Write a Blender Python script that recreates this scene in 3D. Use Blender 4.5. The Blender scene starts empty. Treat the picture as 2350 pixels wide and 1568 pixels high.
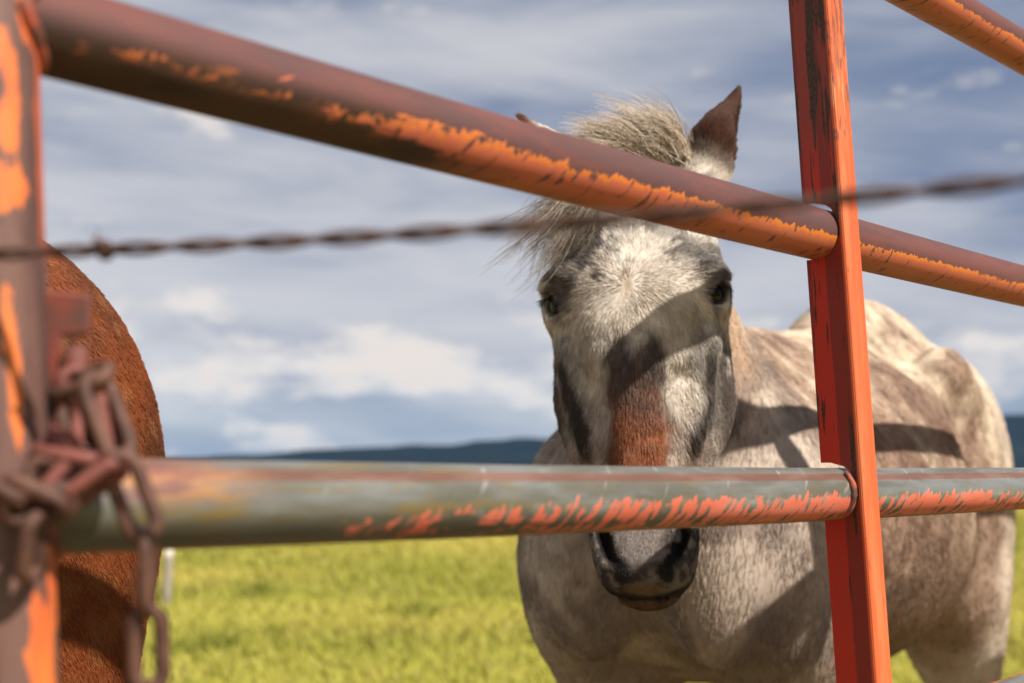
import bpy, math, random
import numpy as np
from mathutils import Vector, Matrix

random.seed(7)
rng = np.random.default_rng(7)
S = bpy.context.scene
COL = S.collection
R = math.radians

# ------------------------------------------------------------------ camera
W0, H0, FPX = 2350.0, 1568.0, 3264.0          # pixel frame used for measuring, focal length in its pixels
CAM_H = 1.05
PITCH = math.atan(307.0 / FPX)
cp, sp = math.cos(PITCH), math.sin(PITCH)
cam_d = bpy.data.cameras.new('camera'); cam = bpy.data.objects.new('camera', cam_d); COL.objects.link(cam)
cam_d.sensor_width = 36.0; cam_d.lens = 50.0; cam_d.clip_start = 0.02; cam_d.clip_end = 20000.0
cam.location = (0, 0, CAM_H); cam.rotation_euler = (math.pi / 2 + PITCH, 0, 0)
cam_d.dof.use_dof = True; cam_d.dof.focus_distance = 1.42; cam_d.dof.aperture_fstop = 5.0
S.camera = cam

# ------------------------------------------------------------------ sun, exposure
SUN_AZ, SUN_EL = 47.0, 47.5                    # to the right of straight behind the camera, above the horizon
a, e = R(SUN_AZ), R(SUN_EL)
SUN = Vector((math.sin(a) * math.cos(e), -math.cos(a) * math.cos(e), math.sin(e)))
sl = bpy.data.lights.new('sun', 'SUN'); sl.energy = 5.0; sl.angle = R(0.55); sl.color = (1.0, 0.91, 0.80)
so = bpy.data.objects.new('sun', sl); COL.objects.link(so)
so.rotation_euler = (-SUN).to_track_quat('-Z', 'Y').to_euler(); so.location = (3, -3, 6)
S.view_settings.view_transform = 'Standard'; S.view_settings.look = 'None'
S.view_settings.exposure = 0.68; S.view_settings.gamma = 1.0; S.view_settings.use_curve_mapping = False
S.render.engine = 'CYCLES'
S.cycles.max_bounces = 6; S.cycles.transparent_max_bounces = 8
S.cycles.use_denoising = True


# ------------------------------------------------------------------ node helpers
class NT:
    def __init__(s, tree):
        s.t = tree; s.n = tree.nodes; s.l = tree.links
    def new(s, typ, ins=None, **kw):
        nd = s.n.new(typ)
        for k, v in kw.items(): setattr(nd, k, v)
        for k, v in (ins or {}).items(): s.put(nd.inputs[k], v)
        return nd
    def put(s, sock, v):
        if isinstance(v, Vv): s.l.new(v.s, sock)
        elif hasattr(v, 'is_linked') and hasattr(v, 'node'): s.l.new(v, sock)
        else: sock.default_value = v
    def m(s, op, *args, clamp=False):
        nd = s.n.new('ShaderNodeMath'); nd.operation = op; nd.use_clamp = clamp
        for i, x in enumerate(args): s.put(nd.inputs[i], x)
        return Vv(s, nd.outputs[0])
    def noise(s, vec, scale=1.0, detail=4.0, rough=0.55, lac=2.0, dim='3D', dist=0.0):
        nd = s.new('ShaderNodeTexNoise', {'Vector': vec, 'Scale': scale, 'Detail': detail, 'Roughness': rough, 'Lacunarity': lac, 'Distortion': dist})
        return Vv(s, nd.outputs['Fac'])
    def vec(s, x, y, z):
        nd = s.new('ShaderNodeCombineXYZ', {0: x, 1: y, 2: z}); return nd.outputs[0]
    def sep(s, v):
        nd = s.new('ShaderNodeSeparateXYZ', {0: v}); return [Vv(s, o) for o in nd.outputs]
    def mix(s, f, c1, c2):
        nd = s.n.new('ShaderNodeMix'); nd.data_type = 'RGBA'; nd.clamp_factor = True
        s.put(nd.inputs[0], f)
        for i, c in ((6, c1), (7, c2)):
            if isinstance(c, (tuple, list)): c = tuple(c) + (1.0,) if len(c) == 3 else c
            s.put(nd.inputs[i], c)
        return nd.outputs[2]
    def ss(s, x, lo, hi):
        nd = s.n.new('ShaderNodeMapRange'); nd.interpolation_type = 'SMOOTHSTEP'; nd.clamp = True
        s.put(nd.inputs[0], x); s.put(nd.inputs[1], lo); s.put(nd.inputs[2], hi)
        nd.inputs[3].default_value = 0.0; nd.inputs[4].default_value = 1.0
        return Vv(s, nd.outputs[0])


class Vv:
    def __init__(s, nt, sock): s.nt = nt; s.s = sock
    def __add__(s, o): return s.nt.m('ADD', s, o)
    __radd__ = __add__
    def __sub__(s, o): return s.nt.m('SUBTRACT', s, o)
    def __rsub__(s, o): return s.nt.m('SUBTRACT', o, s)
    def __mul__(s, o): return s.nt.m('MULTIPLY', s, o)
    __rmul__ = __mul__
    def __truediv__(s, o): return s.nt.m('DIVIDE', s, o)


def material(name):
    m = bpy.data.materials.new(name); m.use_nodes = True
    t = NT(m.node_tree); b = m.node_tree.nodes['Principled BSDF']
    return m, t, b


# ------------------------------------------------------------------ world: Nishita sky under broken cloud
world = bpy.data.worlds.new('World'); S.world = world; world.use_nodes = True
wt = NT(world.node_tree); bg = world.node_tree.nodes['Background']
SKY_K = 0.10
sky = wt.new('ShaderNodeTexSky', sky_type='NISHITA', sun_disc=False)
sky.sun_elevation = R(SUN_EL); sky.sun_rotation = math.atan2(SUN.x, SUN.y); sky.altitude = 1800.0
sky.air_density = 1.0; sky.dust_density = 1.0; sky.ozone_density = 1.5
tc = wt.new('ShaderNodeTexCoord')
dx, dy, dz = wt.sep(tc.outputs['Generated'])
elv = wt.m('MAXIMUM', dz, 0.0)
lane = wt.noise(wt.vec(dx * 1.6 + 3.1, dy * 1.6, dz * 7.5 - dx * 0.6), 1.0, 5.0, 0.5)           # broad sheets
wisp = wt.noise(wt.vec(dx * 5.0, dy * 5.0 + 2.0, dz * 26.0 + dx * 2.2), 1.0, 6.0, 0.56, dist=0.35)     # streaks
puff = wt.noise(wt.vec(dx * 10.0 + 1.3, dy * 10.0, dz * 25.0), 1.0, 8.0, 0.56)              # heaped tops
hi = wt.ss(elv, 0.13, 0.30)
midb = wt.ss(elv, 0.03, 0.075) * (1.0 - wt.ss(elv, 0.10, 0.22))
lowb = 1.0 - wt.ss(elv, 0.02, 0.075)
heapb = wt.ss(elv, 0.035, 0.062) * (1.0 - wt.ss(elv, 0.090, 0.125))
sheet = wt.ss(lane * 0.62 + wisp * 0.38 + midb * 0.085 - hi * 0.045 - dx * 0.26 - lowb * 0.05, 0.315, 0.600)
grey = wt.mix(sheet, (0.112, 0.145, 0.222), (0.392, 0.388, 0.402))
heap = wt.ss(puff + heapb * 0.10 - (1.0 - heapb) * 0.075 - dx * 0.10, 0.515, 0.675)
cloud = wt.mix(heap * 0.92, grey, (0.560, 0.510, 0.465))
cover = wt.m('MAXIMUM', heap, wt.ss(elv, 0.0, 0.10) * 0.14 + 0.80)
scaled = wt.new('ShaderNodeVectorMath', {0: cloud, 3: 1.0 / SKY_K}, operation='SCALE')
wt.put(bg.inputs[0], wt.mix(cover, sky.outputs[0], scaled.outputs[0]))
bg.inputs[1].default_value = SKY_K


# ------------------------------------------------------------------ geometry helpers
def at(x, y, Z):
    """world point seen at measuring pixel (x, y) at depth Z along the view axis"""
    xc = (x - W0 / 2) / FPX * Z; yc = (H0 / 2 - y) / FPX * Z
    return np.array((xc, Z * cp - yc * sp, CAM_H + yc * cp + Z * sp))

def norm(v):
    v = np.asarray(v, float); return v / np.linalg.norm(v)

def link(name, me, mat=None, parent=None):
    o = bpy.data.objects.new(name, me); COL.objects.link(o)
    if mat is not None: me.materials.append(mat)
    if parent is not None: o.parent = parent
    return o

def tag(o, label, cat, group=None):
    o['label'] = label; o['category'] = cat
    if group: o['group'] = group
    return o

def mesh_np(name, verts, faces, smooth=True, uv=None):
    me = bpy.data.meshes.new(name)
    verts = np.asarray(verts, np.float32); faces = np.asarray(faces, np.int32)
    n, k = faces.shape
    me.vertices.add(len(verts)); me.vertices.foreach_set('co', verts.ravel())
    me.loops.add(n * k); me.loops.foreach_set('vertex_index', faces.ravel())
    me.polygons.add(n)
    me.polygons.foreach_set('loop_start', np.arange(n, dtype=np.int32) * k)
    me.polygons.foreach_set('use_smooth', np.full(n, smooth))
    if uv is not None:
        l = me.uv_layers.new(name='UVMap'); l.data.foreach_set('uv', np.asarray(uv, np.float32).ravel())
    me.update(calc_edges=True); me.validate()
    return me

def join_mesh(name, parts, smooth=True):
    vs, fs, off = [], [], 0
    for v, f in parts:
        v = np.asarray(v, float)
        vs.append(v); fs += [tuple(i + off for i in q) for q in f]; off += len(v)
    me = bpy.data.meshes.new(name); me.from_pydata(np.concatenate(vs).tolist(), [], fs); me.update()
    me.polygons.foreach_set('use_smooth', np.full(len(me.polygons), smooth))
    return me

def tube_uv(name, pts, rad, up, seg=48, caps=True, dent=0.0):
    """tube along pts; UV: u = metres along, v = turn/1 measured from 'up' towards the side facing the camera"""
    pts = np.asarray(pts, float); n = len(pts); rad = np.broadcast_to(rad, n)
    d = np.gradient(pts, axis=0); d /= np.linalg.norm(d, axis=1)[:, None]
    s = np.concatenate([[0], np.cumsum(np.linalg.norm(np.diff(pts, axis=0), axis=1))])
    V = np.zeros((n, seg, 3))
    th = np.arange(seg) / seg * 2 * math.pi
    for i in range(n):
        u_ = up - d[i] * np.dot(up, d[i]); u_ = norm(u_); w_ = np.cross(u_, d[i])
        w_ = -w_ if np.dot(w_, pts[i] - np.array((0, 0, CAM_H))) > 0 else w_
        rr = rad[i]
        V[i] = pts[i] + rr * (np.cos(th)[:, None] * u_ + np.sin(th)[:, None] * w_)
    f, uv = [], []
    for i in range(n - 1):
        for j in range(seg):
            k = (j + 1) % seg
            f.append((i * seg + j, i * seg + k, (i + 1) * seg + k, (i + 1) * seg + j))
            v0, v1 = j / seg, (j + 1) / seg
            uv += [(s[i], v0), (s[i], v1), (s[i + 1], v1), (s[i + 1], v0)]
    return mesh_np(name, V.reshape(-1, 3), f, True, uv)

def torus_path(center_pts, rad, seg=10, closed=True):
    """plain tube along a closed or open polyline -> verts, faces"""
    P = np.asarray(center_pts, float); n = len(P)
    V, F = [], []
    nrm = None
    for i in range(n):
        if closed: d = norm(P[(i + 1) % n] - P[i - 1])
        else: d = norm(P[min(i + 1, n - 1)] - P[max(i - 1, 0)])
        if nrm is None:
            t = np.array((0, 0, 1.0)) if abs(d[2]) < 0.8 else np.array((1.0, 0, 0))
            nrm = norm(np.cross(d, t))
        nrm = norm(nrm - d * np.dot(nrm, d)); b = np.cross(d, nrm)
        r = rad if np.isscalar(rad) else rad[i]
        for j in range(seg):
            a_ = j / seg * 2 * math.pi
            V.append(P[i] + r * (math.cos(a_) * nrm + math.sin(a_) * b))
    m = n if closed else n - 1
    sh = 0
    if closed:                                    # least-twist seam
        v0 = V[0] - P[0]
        d = norm(P[1] - P[-1]); nn = norm(nrm - d * np.dot(nrm, d)); b = np.cross(d, nn)
        an = math.atan2(np.dot(v0, b), np.dot(v0, nn)); sh = int(round(-an / (2 * math.pi) * seg))
    for i in range(m):
        for j in range(seg):
            k = (j + 1) % seg; i2 = (i + 1) % n
            o = sh if (closed and i2 == 0) else 0
            F.append((i * seg + j, i * seg + k, i2 * seg + (k + o) % seg, i2 * seg + (j + o) % seg))
    if not closed:
        F.append(tuple(reversed(range(seg)))); F.append(tuple(range((n - 1) * seg, n * seg)))
    return np.array(V), F

def box_vf(p0, ax, ay, az):
    """box from corner p0 with edge vectors"""
    p0, ax, ay, az = [np.asarray(q, float) for q in (p0, ax, ay, az)]
    V = [p0 + ax * i + ay * j + az * k for k in (0, 1) for j in (0, 1) for i in (0, 1)]
    F = [(0, 2, 3, 1), (4, 5, 7, 6), (0, 1, 5, 4), (2, 6, 7, 3), (0, 4, 6, 2), (1, 3, 7, 5)]
    return np.array(V), F

def bevel(o, w, seg=2):
    m = o.modifiers.new('bevel', 'BEVEL'); m.width = w; m.segments = seg; m.limit_method = 'ANGLE'; m.angle_limit = R(40)
    return o

# ------------------------------------------------------------------ value noise in numpy (coat markings, ground)
_T = rng.random(4096).astype(np.float32)
def vnoise(P):
    P = np.asarray(P, np.float64); i = np.floor(P).astype(np.int64); f = P - i; f = f * f * (3 - 2 * f)
    def h(a_, b_, c_): return _T[((a_ * 73856093) ^ (b_ * 19349663) ^ (c_ * 83492791)) & 4095]
    r = 0
    for dx_ in (0, 1):
        for dy_ in (0, 1):
            for dz_ in (0, 1):
                w = (f[..., 0] if dx_ else 1 - f[..., 0]) * (f[..., 1] if dy_ else 1 - f[..., 1]) * (f[..., 2] if dz_ else 1 - f[..., 2])
                r = r + w * h(i[..., 0] + dx_, i[..., 1] + dy_, i[..., 2] + dz_)
    return r
def fbm(P, sc, octv=3, off=0.0):
    P = np.asarray(P) * sc + off + 50.0; r = 0; a_ = 0.5; t = 0
    for _ in range(octv):
        r = r + a_ * vnoise(P); t += a_; P = P * 2.03 + 7.7; a_ *= 0.5
    return r / t
def sstep(x, lo, hi):
    t = np.clip((x - lo) / (hi - lo), 0, 1); return t * t * (3 - 2 * t)
def lerp3(c1, c2, f):
    return np.asarray(c1) * (1 - f)[..., None] + np.asarray(c2) * f[..., None]

# ------------------------------------------------------------------ ground, far ridge
gm, t, b = material('meadow_soil')
geo = t.new('ShaderNodeNewGeometry'); P = geo.outputs['Position']
n1 = t.noise(P, 0.35, 5.0, 0.6); n2 = t.noise(P, 2.4, 5.0, 0.65); n3 = t.noise(P, 0.02, 4.0)
c = t.mix(t.ss(n1, 0.35, 0.65), (0.310, 0.295, 0.044), (0.365, 0.320, 0.066))
c = t.mix(t.ss(n2, 0.42, 0.75) * 0.35, c, (0.165, 0.195, 0.026))
c = t.mix(t.ss(n3, 0.4, 0.6) * 0.35, c, (0.27, 0.245, 0.055))
px_, py_, pz_ = t.sep(P); dist = t.m('SQRT', px_ * px_ + py_ * py_)
browned = 1.0 - t.ss(dist + (n1 - 0.5) * 3.0, 3.6, 5.6)  # unseen near soil, added brown to temper the green bounce light
c = t.mix(browned * 0.85, c, t.mix(n2, (0.150, 0.110, 0.072), (0.230, 0.175, 0.115)))
t.put(b.inputs['Base Color'], c); b.inputs['Roughness'].default_value = 1.0; b.inputs['Specular IOR Level'].default_value = 0.05
bp = t.new('ShaderNodeBump', {'Height': n2.s, 'Strength': 0.6, 'Distance': 0.15}); t.put(b.inputs['Normal'], bp.outputs[0])
def ring_ground():
    rad = [0.0, 1, 2, 3, 4, 6, 8, 11, 15, 20, 28, 40, 60, 90, 140, 220, 400, 700, 1200, 2200, 4000, 9000]
    seg = 96; V = [(0, 0, 0)]; F = []
    for r in rad[1:]:
        for j in range(seg):
            an = j / seg * 2 * math.pi; x, y = r * math.cos(an), r * math.sin(an)
            z = 0.05 * (vnoise(np.array((x * 0.3 + 9, y * 0.3 + 9, 0.5))) - 0.5) if 6 < r < 400 else 0.0
            V.append((x, y, z))
    me = bpy.data.meshes.new('ground')
    for j in range(seg): F.append((0, 1 + j, 1 + (j + 1) % seg))
    for i in range(len(rad) - 2):
        for j in range(seg):
            k = (j + 1) % seg; a0 = 1 + i * seg; b0 = a0 + seg
            F.append((a0 + j, b0 + j, b0 + k, a0 + k))
    me.from_pydata(V, [], F); me.update(); me.polygons.foreach_set('use_smooth', np.full(len(F), True))
    return me
o = link('ground', ring_ground(), gm); o['kind'] = 'structure'

hm, t, b = material('forested_ridge')
geo = t.new('ShaderNodeNewGeometry'); P = geo.outputs['Position']
n1 = t.noise(P, 0.035, 4.0, 0.6); n2 = t.noise(P, 0.004, 3.0)
c = t.mix(t.ss(n1, 0.35, 0.7), (0.008, 0.016, 0.021), (0.015, 0.026, 0.030))
c = t.mix(t.ss(n2, 0.5, 0.7) * 0.5, c, (0.024, 0.040, 0.040))
t.put(b.inputs['Base Color'], c); b.inputs['Roughness'].default_value = 1.0; b.inputs['Specular IOR Level'].default_value = 0.0
def ridge():
    xs = np.array([-9000, -4000, -1500, -400, 200, 400, 520, 800, 1260, 1700, 2310, 3200, 4300, 6000, 9000], float)
    ys = np.array([1091, 1090, 1086, 1074, 1062, 1053, 1046, 1029, 1004, 984, 953, 915, 900, 935, 1000], float)
    Y1, Y2 = 1300.0, 2600.0
    px = np.linspace(-6000, 8000, 500)
    top = np.interp(px, xs, ys) + 2.2 * (vnoise(np.stack([px * 0.02, px * 0 + 3, px * 0], 1)) - 0.5) * 4 + 1.5 * (rng.random(500) - 0.5)
    hgt = (1091 - top) / FPX * Y2 + CAM_H
    prof = [(0.0, 0.0), (0.15, 0.06), (0.35, 0.24), (0.55, 0.5), (0.75, 0.78), (0.9, 0.95), (1.0, 1.0), (1.15, 0.93), (1.5, 0.6), (2.2, 0.0)]
    V, F = [], []
    for (q, h) in prof:
        y = Y1 + (Y2 - Y1) * q
        x = (px - W0 / 2) / FPX * Y2
        wob = (vnoise(np.stack([x * 0.008 + 5, x * 0 + q * 9, x * 0], 1)) - 0.5) * 0.10 * (0 if q in (0.0, 1.0) else 1)
        z = np.maximum(hgt * (h + wob * h), 0) - 1.5
        V += list(zip(x, np.full(500, y), z))
    for i in range(len(prof) - 1):
        for j in range(499):
            F.append((i * 500 + j, i * 500 + j + 1, (i + 1) * 500 + j + 1, (i + 1) * 500 + j))
    return mesh_np('hill', V, F)
o = link('hill', ridge(), hm); o['kind'] = 'structure'

# ------------------------------------------------------------------ gate frame geometry
U = norm((0.652, 0.758, 0.0))                  # along the rails, away from the camera
NC = np.array((0.758, -0.652, 0.0))            # out of the gate towards the camera
UP = np.array((0, 0, 1.0))
G0 = at(-25, 784, 0.6885); G0[2] = 0.0            # foot line of the end upright
LEAN_U, LEAN_N = 0.0525, 0.0274                # the gate sags: lean per metre of drop
Z_MID = 1.16
def gate(u, n, z):
    dzz = Z_MID - z
    return G0 + U * (u + LEAN_U * dzz) + NC * (n + LEAN_N * dzz) + UP * z
def gate_rail(u, n, z):                         # rails stay where they are along u
    return G0 + U * u + NC * (n + LEAN_N * (Z_MID - z)) + UP * z
D_T = 0.0483; R_T = D_T / 2
GATE_LEN = 3.6
RAILS = [1.578, 1.277, 1.035, 0.802, 0.585, 0.385, 0.20]
STRUT_U = [None, None]


def rail_paint(name, kind):
    m, t, b = material(name)
    uv = t.new('ShaderNodeUVMap'); u, v, _ = t.sep(uv.outputs[0])
    th = v * (2 * math.pi)
    big = t.noise(t.vec(u * 9.0, v * 7.0, 0.3), 1.0, 5.0, 0.6)
    fine = t.noise(t.vec(u * 160.0, v * 140.0, 2.0), 1.0, 3.0, 0.6)
    jag = t.noise(t.vec(u * 190.0 + v * 14.0, v * 5.0, 5.0), 1.0, 4.0, 0.62)
    jag2 = t.noise(t.vec(u * 26.0, v * 1.5, 9.0), 1.0, 3.0, 0.6)
    slant = t.noise(t.vec(u * 120.0 + v * 10.0, v * 7.0 - u * 2.0, 7.0), 1.0, 2.5, 0.5, dist=0.3)
    mid_ = t.noise(t.vec(u * 62.0 + v * 5.0, v * 4.0, 13.0), 1.0, 3.0, 0.6)
    patch = t.noise(t.vec(u * 20.0 + v * 6.0, v * 13.0, 1.7), 1.0, 5.0, 0.65)
    if kind == 'red':
        top = t.mix(t.ss(big, 0.38, 0.64), (0.084, 0.037, 0.035), (0.128, 0.043, 0.036))
        top = t.mix(t.ss(fine, 0.50, 0.78) * 0.5, top, (0.050, 0.023, 0.022))
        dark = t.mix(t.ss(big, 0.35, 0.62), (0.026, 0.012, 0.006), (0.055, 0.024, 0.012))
        # dark bare metal, underside shade painted in, near the end upright, paint survives further along
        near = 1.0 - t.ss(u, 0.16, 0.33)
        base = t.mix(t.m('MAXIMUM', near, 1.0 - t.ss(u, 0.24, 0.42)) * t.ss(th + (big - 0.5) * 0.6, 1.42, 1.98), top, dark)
        edge = 1.76 + ((jag - 0.5) * 0.95 + (mid_ - 0.5) * 0.8 + (jag2 - 0.5) * 0.4) * (1.0 - 0.50 * t.ss(u, 0.30, 0.62)) + (big - 0.5) * 0.25 + near * 0.15
        cov = t.ss(th - edge, 0.0, 0.05)
        lim = t.m('MAXIMUM', 1.0 - near, t.ss(patch + (t.ss(u, 0.13, 0.24) - 1.0) * 0.06, 0.49, 0.52))
        cov = cov * lim
        near2 = 1.0 - t.ss(u + (big - 0.5) * 0.12, 0.27, 0.40)
        cov = cov * (1.0 - near2 * t.ss(th + (patch - 0.5) * 1.6, 2.20, 2.42))
        spots = t.ss(patch, 0.635, 0.655) * t.ss(th, 1.15, 1.6) * (1.0 - t.ss(u, 0.42, 0.6)) * t.ss(u, 0.10, 0.16)
        cov = t.m('MAXIMUM', cov, spots)
        chip = t.ss(slant + jag2 * 0.25 + near * 0.05 - t.ss(u, 0.4, 0.7) * 0.025, 0.725, 0.745) * t.ss(th - edge, -0.2, 0.15)
        chip = t.m('MAXIMUM', chip, t.ss(patch + near * 0.12, 0.66, 0.70) * t.ss(th, 1.9, 2.2) * (1.0 - t.ss(u, 0.30, 0.75)))
        lip = (1.0 - t.ss(th - edge + (jag2 - 0.5) * 0.3, 0.06, 0.26)) * (0.55 + 0.45 * t.ss(u, 0.1, 0.5))
        paint = t.mix(t.ss(big, 0.4, 0.7), (0.44, 0.105, 0.055), (0.48, 0.128, 0.062))
        paint = t.mix(lip * 0.95, paint, (0.55, 0.155, 0.014))
        paint = t.mix(t.ss(th + (jag2 - 0.5) * 0.5, 2.35, 2.85) * 0.65, paint, (0.28, 0.095, 0.020))  # bottom browned: shade and grass bounce painted into the colour
        col = t.mix(cov * (1.0 - chip), base, paint)
        scr = t.ss(t.noise(t.vec(u * 60.0 + v * 18.0, v * 5.0, 21.0), 1.0, 1.0, 0.4), 0.755, 0.775)
        col = t.mix(scr * (1.0 - cov) * 0.9, col, (0.55, 0.13, 0.06))
        rough = 0.68 - cov * 0.12
        hgt = cov * (1.0 - chip) * 0.6 + fine * 0.35
    else:
        gal = t.mix(t.ss(big, 0.36, 0.66), (0.135, 0.132, 0.105), (0.215, 0.225, 0.220))
        lich = t.ss(patch, 0.50, 0.66) * (0.25 + 0.6 * (1.0 - t.ss(u, 0.15, 0.5)))
        gal = t.mix(lich, gal, (0.22, 0.155, 0.050))
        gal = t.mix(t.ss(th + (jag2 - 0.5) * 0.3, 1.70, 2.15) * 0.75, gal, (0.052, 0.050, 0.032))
        runs = t.ss(t.noise(t.vec(u * 85.0 + v * 9.0, v * 4.0, 3.0), 1.0, 2.0, 0.5), 0.62, 0.75)
        gal = t.mix(runs * 0.6 * (1.0 - t.ss(th, 1.6, 1.9)), gal, (0.46, 0.47, 0.46))
        rust = t.ss(th, 0.66, 0.70) * (1.0 - t.ss(th + (jag2 - 0.5) * 0.05, 0.99, 1.03)) * (0.85 + 0.15 * fine)
        gal = t.mix(rust, gal, t.mix(t.ss(big, 0.4, 0.6), (0.125, 0.056, 0.040), (0.170, 0.088, 0.064)))
        endr = (1.0 - t.ss(u + (big - 0.5) * 0.10, 0.085, 0.17)) * t.ss(u + (big - 0.5) * 0.05, 0.045, 0.075)
        gal = t.mix(endr * (1.0 - t.ss(th, 1.3, 1.7)) * 0.85, gal, t.mix(t.ss(patch, 0.4, 0.6), (0.22, 0.095, 0.07), (0.45, 0.22, 0.08)))
        grow = t.ss(u, 0.20, 0.50)
        edge = 1.98 - grow * 0.36 + (jag - 0.5) * 0.8 + (mid_ - 0.5) * 0.9 + (jag2 - 0.5) * 0.6
        cov = t.ss(th - edge, 0.0, 0.05)
        cov = cov * t.ss(patch + t.ss(u, 0.30, 0.60) * 0.5 - (1.0 - t.ss(u, 0.15, 0.24)) * 0.22, 0.485, 0.515)
        chip = t.ss(slant + jag2 * 0.40 - t.ss(u, 0.30, 0.75) * 0.11, 0.660, 0.680)
        paint = t.mix(t.ss(big, 0.4, 0.65), (0.54, 0.118, 0.070), (0.60, 0.165, 0.110))
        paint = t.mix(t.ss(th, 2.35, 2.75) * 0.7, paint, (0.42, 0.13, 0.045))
        col = t.mix(cov * (1.0 - chip), gal, paint)
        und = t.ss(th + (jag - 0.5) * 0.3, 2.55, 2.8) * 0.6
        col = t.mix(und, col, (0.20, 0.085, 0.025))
        rough = 0.44 + cov * 0.12
        hgt = cov * (1.0 - chip) * 0.6 + fine * 0.25 + rust * 0.3
        t.put(b.inputs['Metallic'], (1.0 - cov) * (1.0 - rust) * 0.35)
    t.put(b.inputs['Base Color'], col); t.put(b.inputs['Roughness'], rough)
    b.inputs['Specular IOR Level'].default_value = 0.4
    bp = t.new('ShaderNodeBump', {'Height': hgt, 'Strength': 0.5, 'Distance': 0.0006}); t.put(b.inputs['Normal'], bp.outputs[0])
    return m
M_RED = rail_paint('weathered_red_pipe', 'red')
M_GALV = rail_paint('galvanised_pipe_with_paint', 'galv')

# end upright: brown primer with orange paint left in long patches
M_POST, t, b = material('rusty_upright_paint')
uv = t.new('ShaderNodeUVMap'); u, v, _ = t.sep(uv.outputs[0])
th = v * (2 * math.pi)
big = t.noise(t.vec(u * 10.0, v * 6.0, 0.0), 1.0, 4.0, 0.6)
pat = t.noise(t.vec(u * 11.0 + 7.3, v * 10.0 + 1.2, 4.0), 1.0, 3.0, 0.5)
fine = t.noise(t.vec(u * 160.0, v * 60.0, 3.0), 1.0, 3.0, 0.6)
base = t.mix(t.ss(big, 0.38, 0.62), (0.080, 0.039, 0.033), (0.140, 0.071, 0.056))
base = t.mix(t.ss(fine, 0.5, 0.8) * 0.35, base, (0.11, 0.055, 0.045))
cov = t.ss(pat, 0.66, 0.69) * (1.0 - t.ss(u, 0.83, 0.85))
wob = (pat - 0.5) * 1.3 + (t.noise(t.vec(u * 60.0, v * 22.0, 8.0), 1.0, 4.0, 0.65) - 0.5) * 2.2
for (uc, tcen, du, dt) in ((1.000, 1.72, 0.036, 0.17), (1.118, 1.72, 0.0105, 0.24), (1.0875, 1.60, 0.0115, 0.52), (1.158, 1.35, 0.013, 0.45), (1.142, 1.86, 0.022, 0.17),
                           (1.070, 1.25, 0.010, 0.22), (0.868, 2.20, 0.022, 0.36), (0.83, 2.3, 0.05, 0.42), (0.926, 2.55, 0.010, 0.30), (1.180, 2.3, 0.02, 0.3), (0.905, 2.62, 0.03, 0.2)):
    ex = (u - uc - (tcen - 1.7) * 0) / du; ey_ = (th + (u - uc) * 2.0 - tcen) / dt
    dd = t.m('SQRT', ex * ex + ey_ * ey_)
    cov = t.m('MAXIMUM', cov, 1.0 - t.ss(dd + wob, 0.88, 1.08))
cov = t.m('MAXIMUM', cov, t.ss(th + wob * 0.12, 2.42, 2.52) * t.ss(u, 1.05, 1.08) * 0.75)
col = t.mix(cov, base, t.mix(t.ss(big, 0.4, 0.6), (0.56, 0.105, 0.028), (0.66, 0.165, 0.034)))
t.put(b.inputs['Base Color'], col); b.inputs['Roughness'].default_value = 0.55

# angle-iron brace
def strut_mat(name, flange):
    m, t, b = material(name)
    uv = t.new('ShaderNodeUVMap'); u, v, _ = t.sep(uv.outputs[0])
    big = t.noise(t.vec(u * 60.0, v * 6.0, 0.0), 1.0, 4.0, 0.6)
    st = t.noise(t.vec(u * 105.0, v * 6.0, 6.0), 1.0, 4.0, 0.6)
    fine = t.noise(t.vec(u * 500.0, v * 260.0, 3.0), 1.0, 3.0, 0.6)
    hiz = t.ss(v, 1.28, 1.50)
    if not flange:
        col = t.mix(t.ss(big * 0.4 + 0.3 + hiz * 0.35, 0.50, 0.70), (0.47, 0.030, 0.016), (0.27, 0.042, 0.030))
        streak = t.ss(t.noise(t.vec(u * 75.0, v * 1.6, 12.4), 1.0, 2.0, 0.5), 0.50, 0.535)
        col = t.mix(streak * 0.75, col, (0.155, 0.026, 0.020))
        rust = t.ss(st + hiz * 0.11 - (1.0 - t.ss(u, 0.002, 0.012)) * 0.02, 0.575, 0.60)
        col = t.mix(rust, col, t.mix(t.ss(fine, 0.4, 0.65), (0.030, 0.017, 0.011), (0.10, 0.040, 0.022)))
    else:
        col = t.mix(t.ss(big, 0.40, 0.66), (0.56, 0.105, 0.034), (0.62, 0.160, 0.062))
        browned = t.ss(t.noise(t.vec(u * 190.0, v * 26.0, 15.0), 1.0, 4.0, 0.6) + hiz * 0.17, 0.64, 0.68)  # paint worn to brown
        col = t.mix(browned * 0.8, col, (0.17, 0.075, 0.050))
        tan_ = t.ss(t.noise(t.vec(u * 160.0, v * 14.0, 19.0), 1.0, 3.0, 0.6) + hiz * 0.05, 0.59, 0.66) * (1.0 - t.ss(v, 1.40, 1.47)) * hiz
        col = t.mix(tan_ * 0.8, col, (0.74, 0.37, 0.17))
    t.put(b.inputs['Base Color'], col); b.inputs['Roughness'].default_value = 0.5; b.inputs['Specular IOR Level'].default_value = 0.35
    bp = t.new('ShaderNodeBump', {'Height': fine.s, 'Strength': 0.3, 'Distance': 0.0005}); t.put(b.inputs['Normal'], bp.outputs[0])
    return m
M_STRUT = strut_mat('red_angle_iron', False); M_FLANGE = strut_mat('orange_angle_iron_edge', True)

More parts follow.
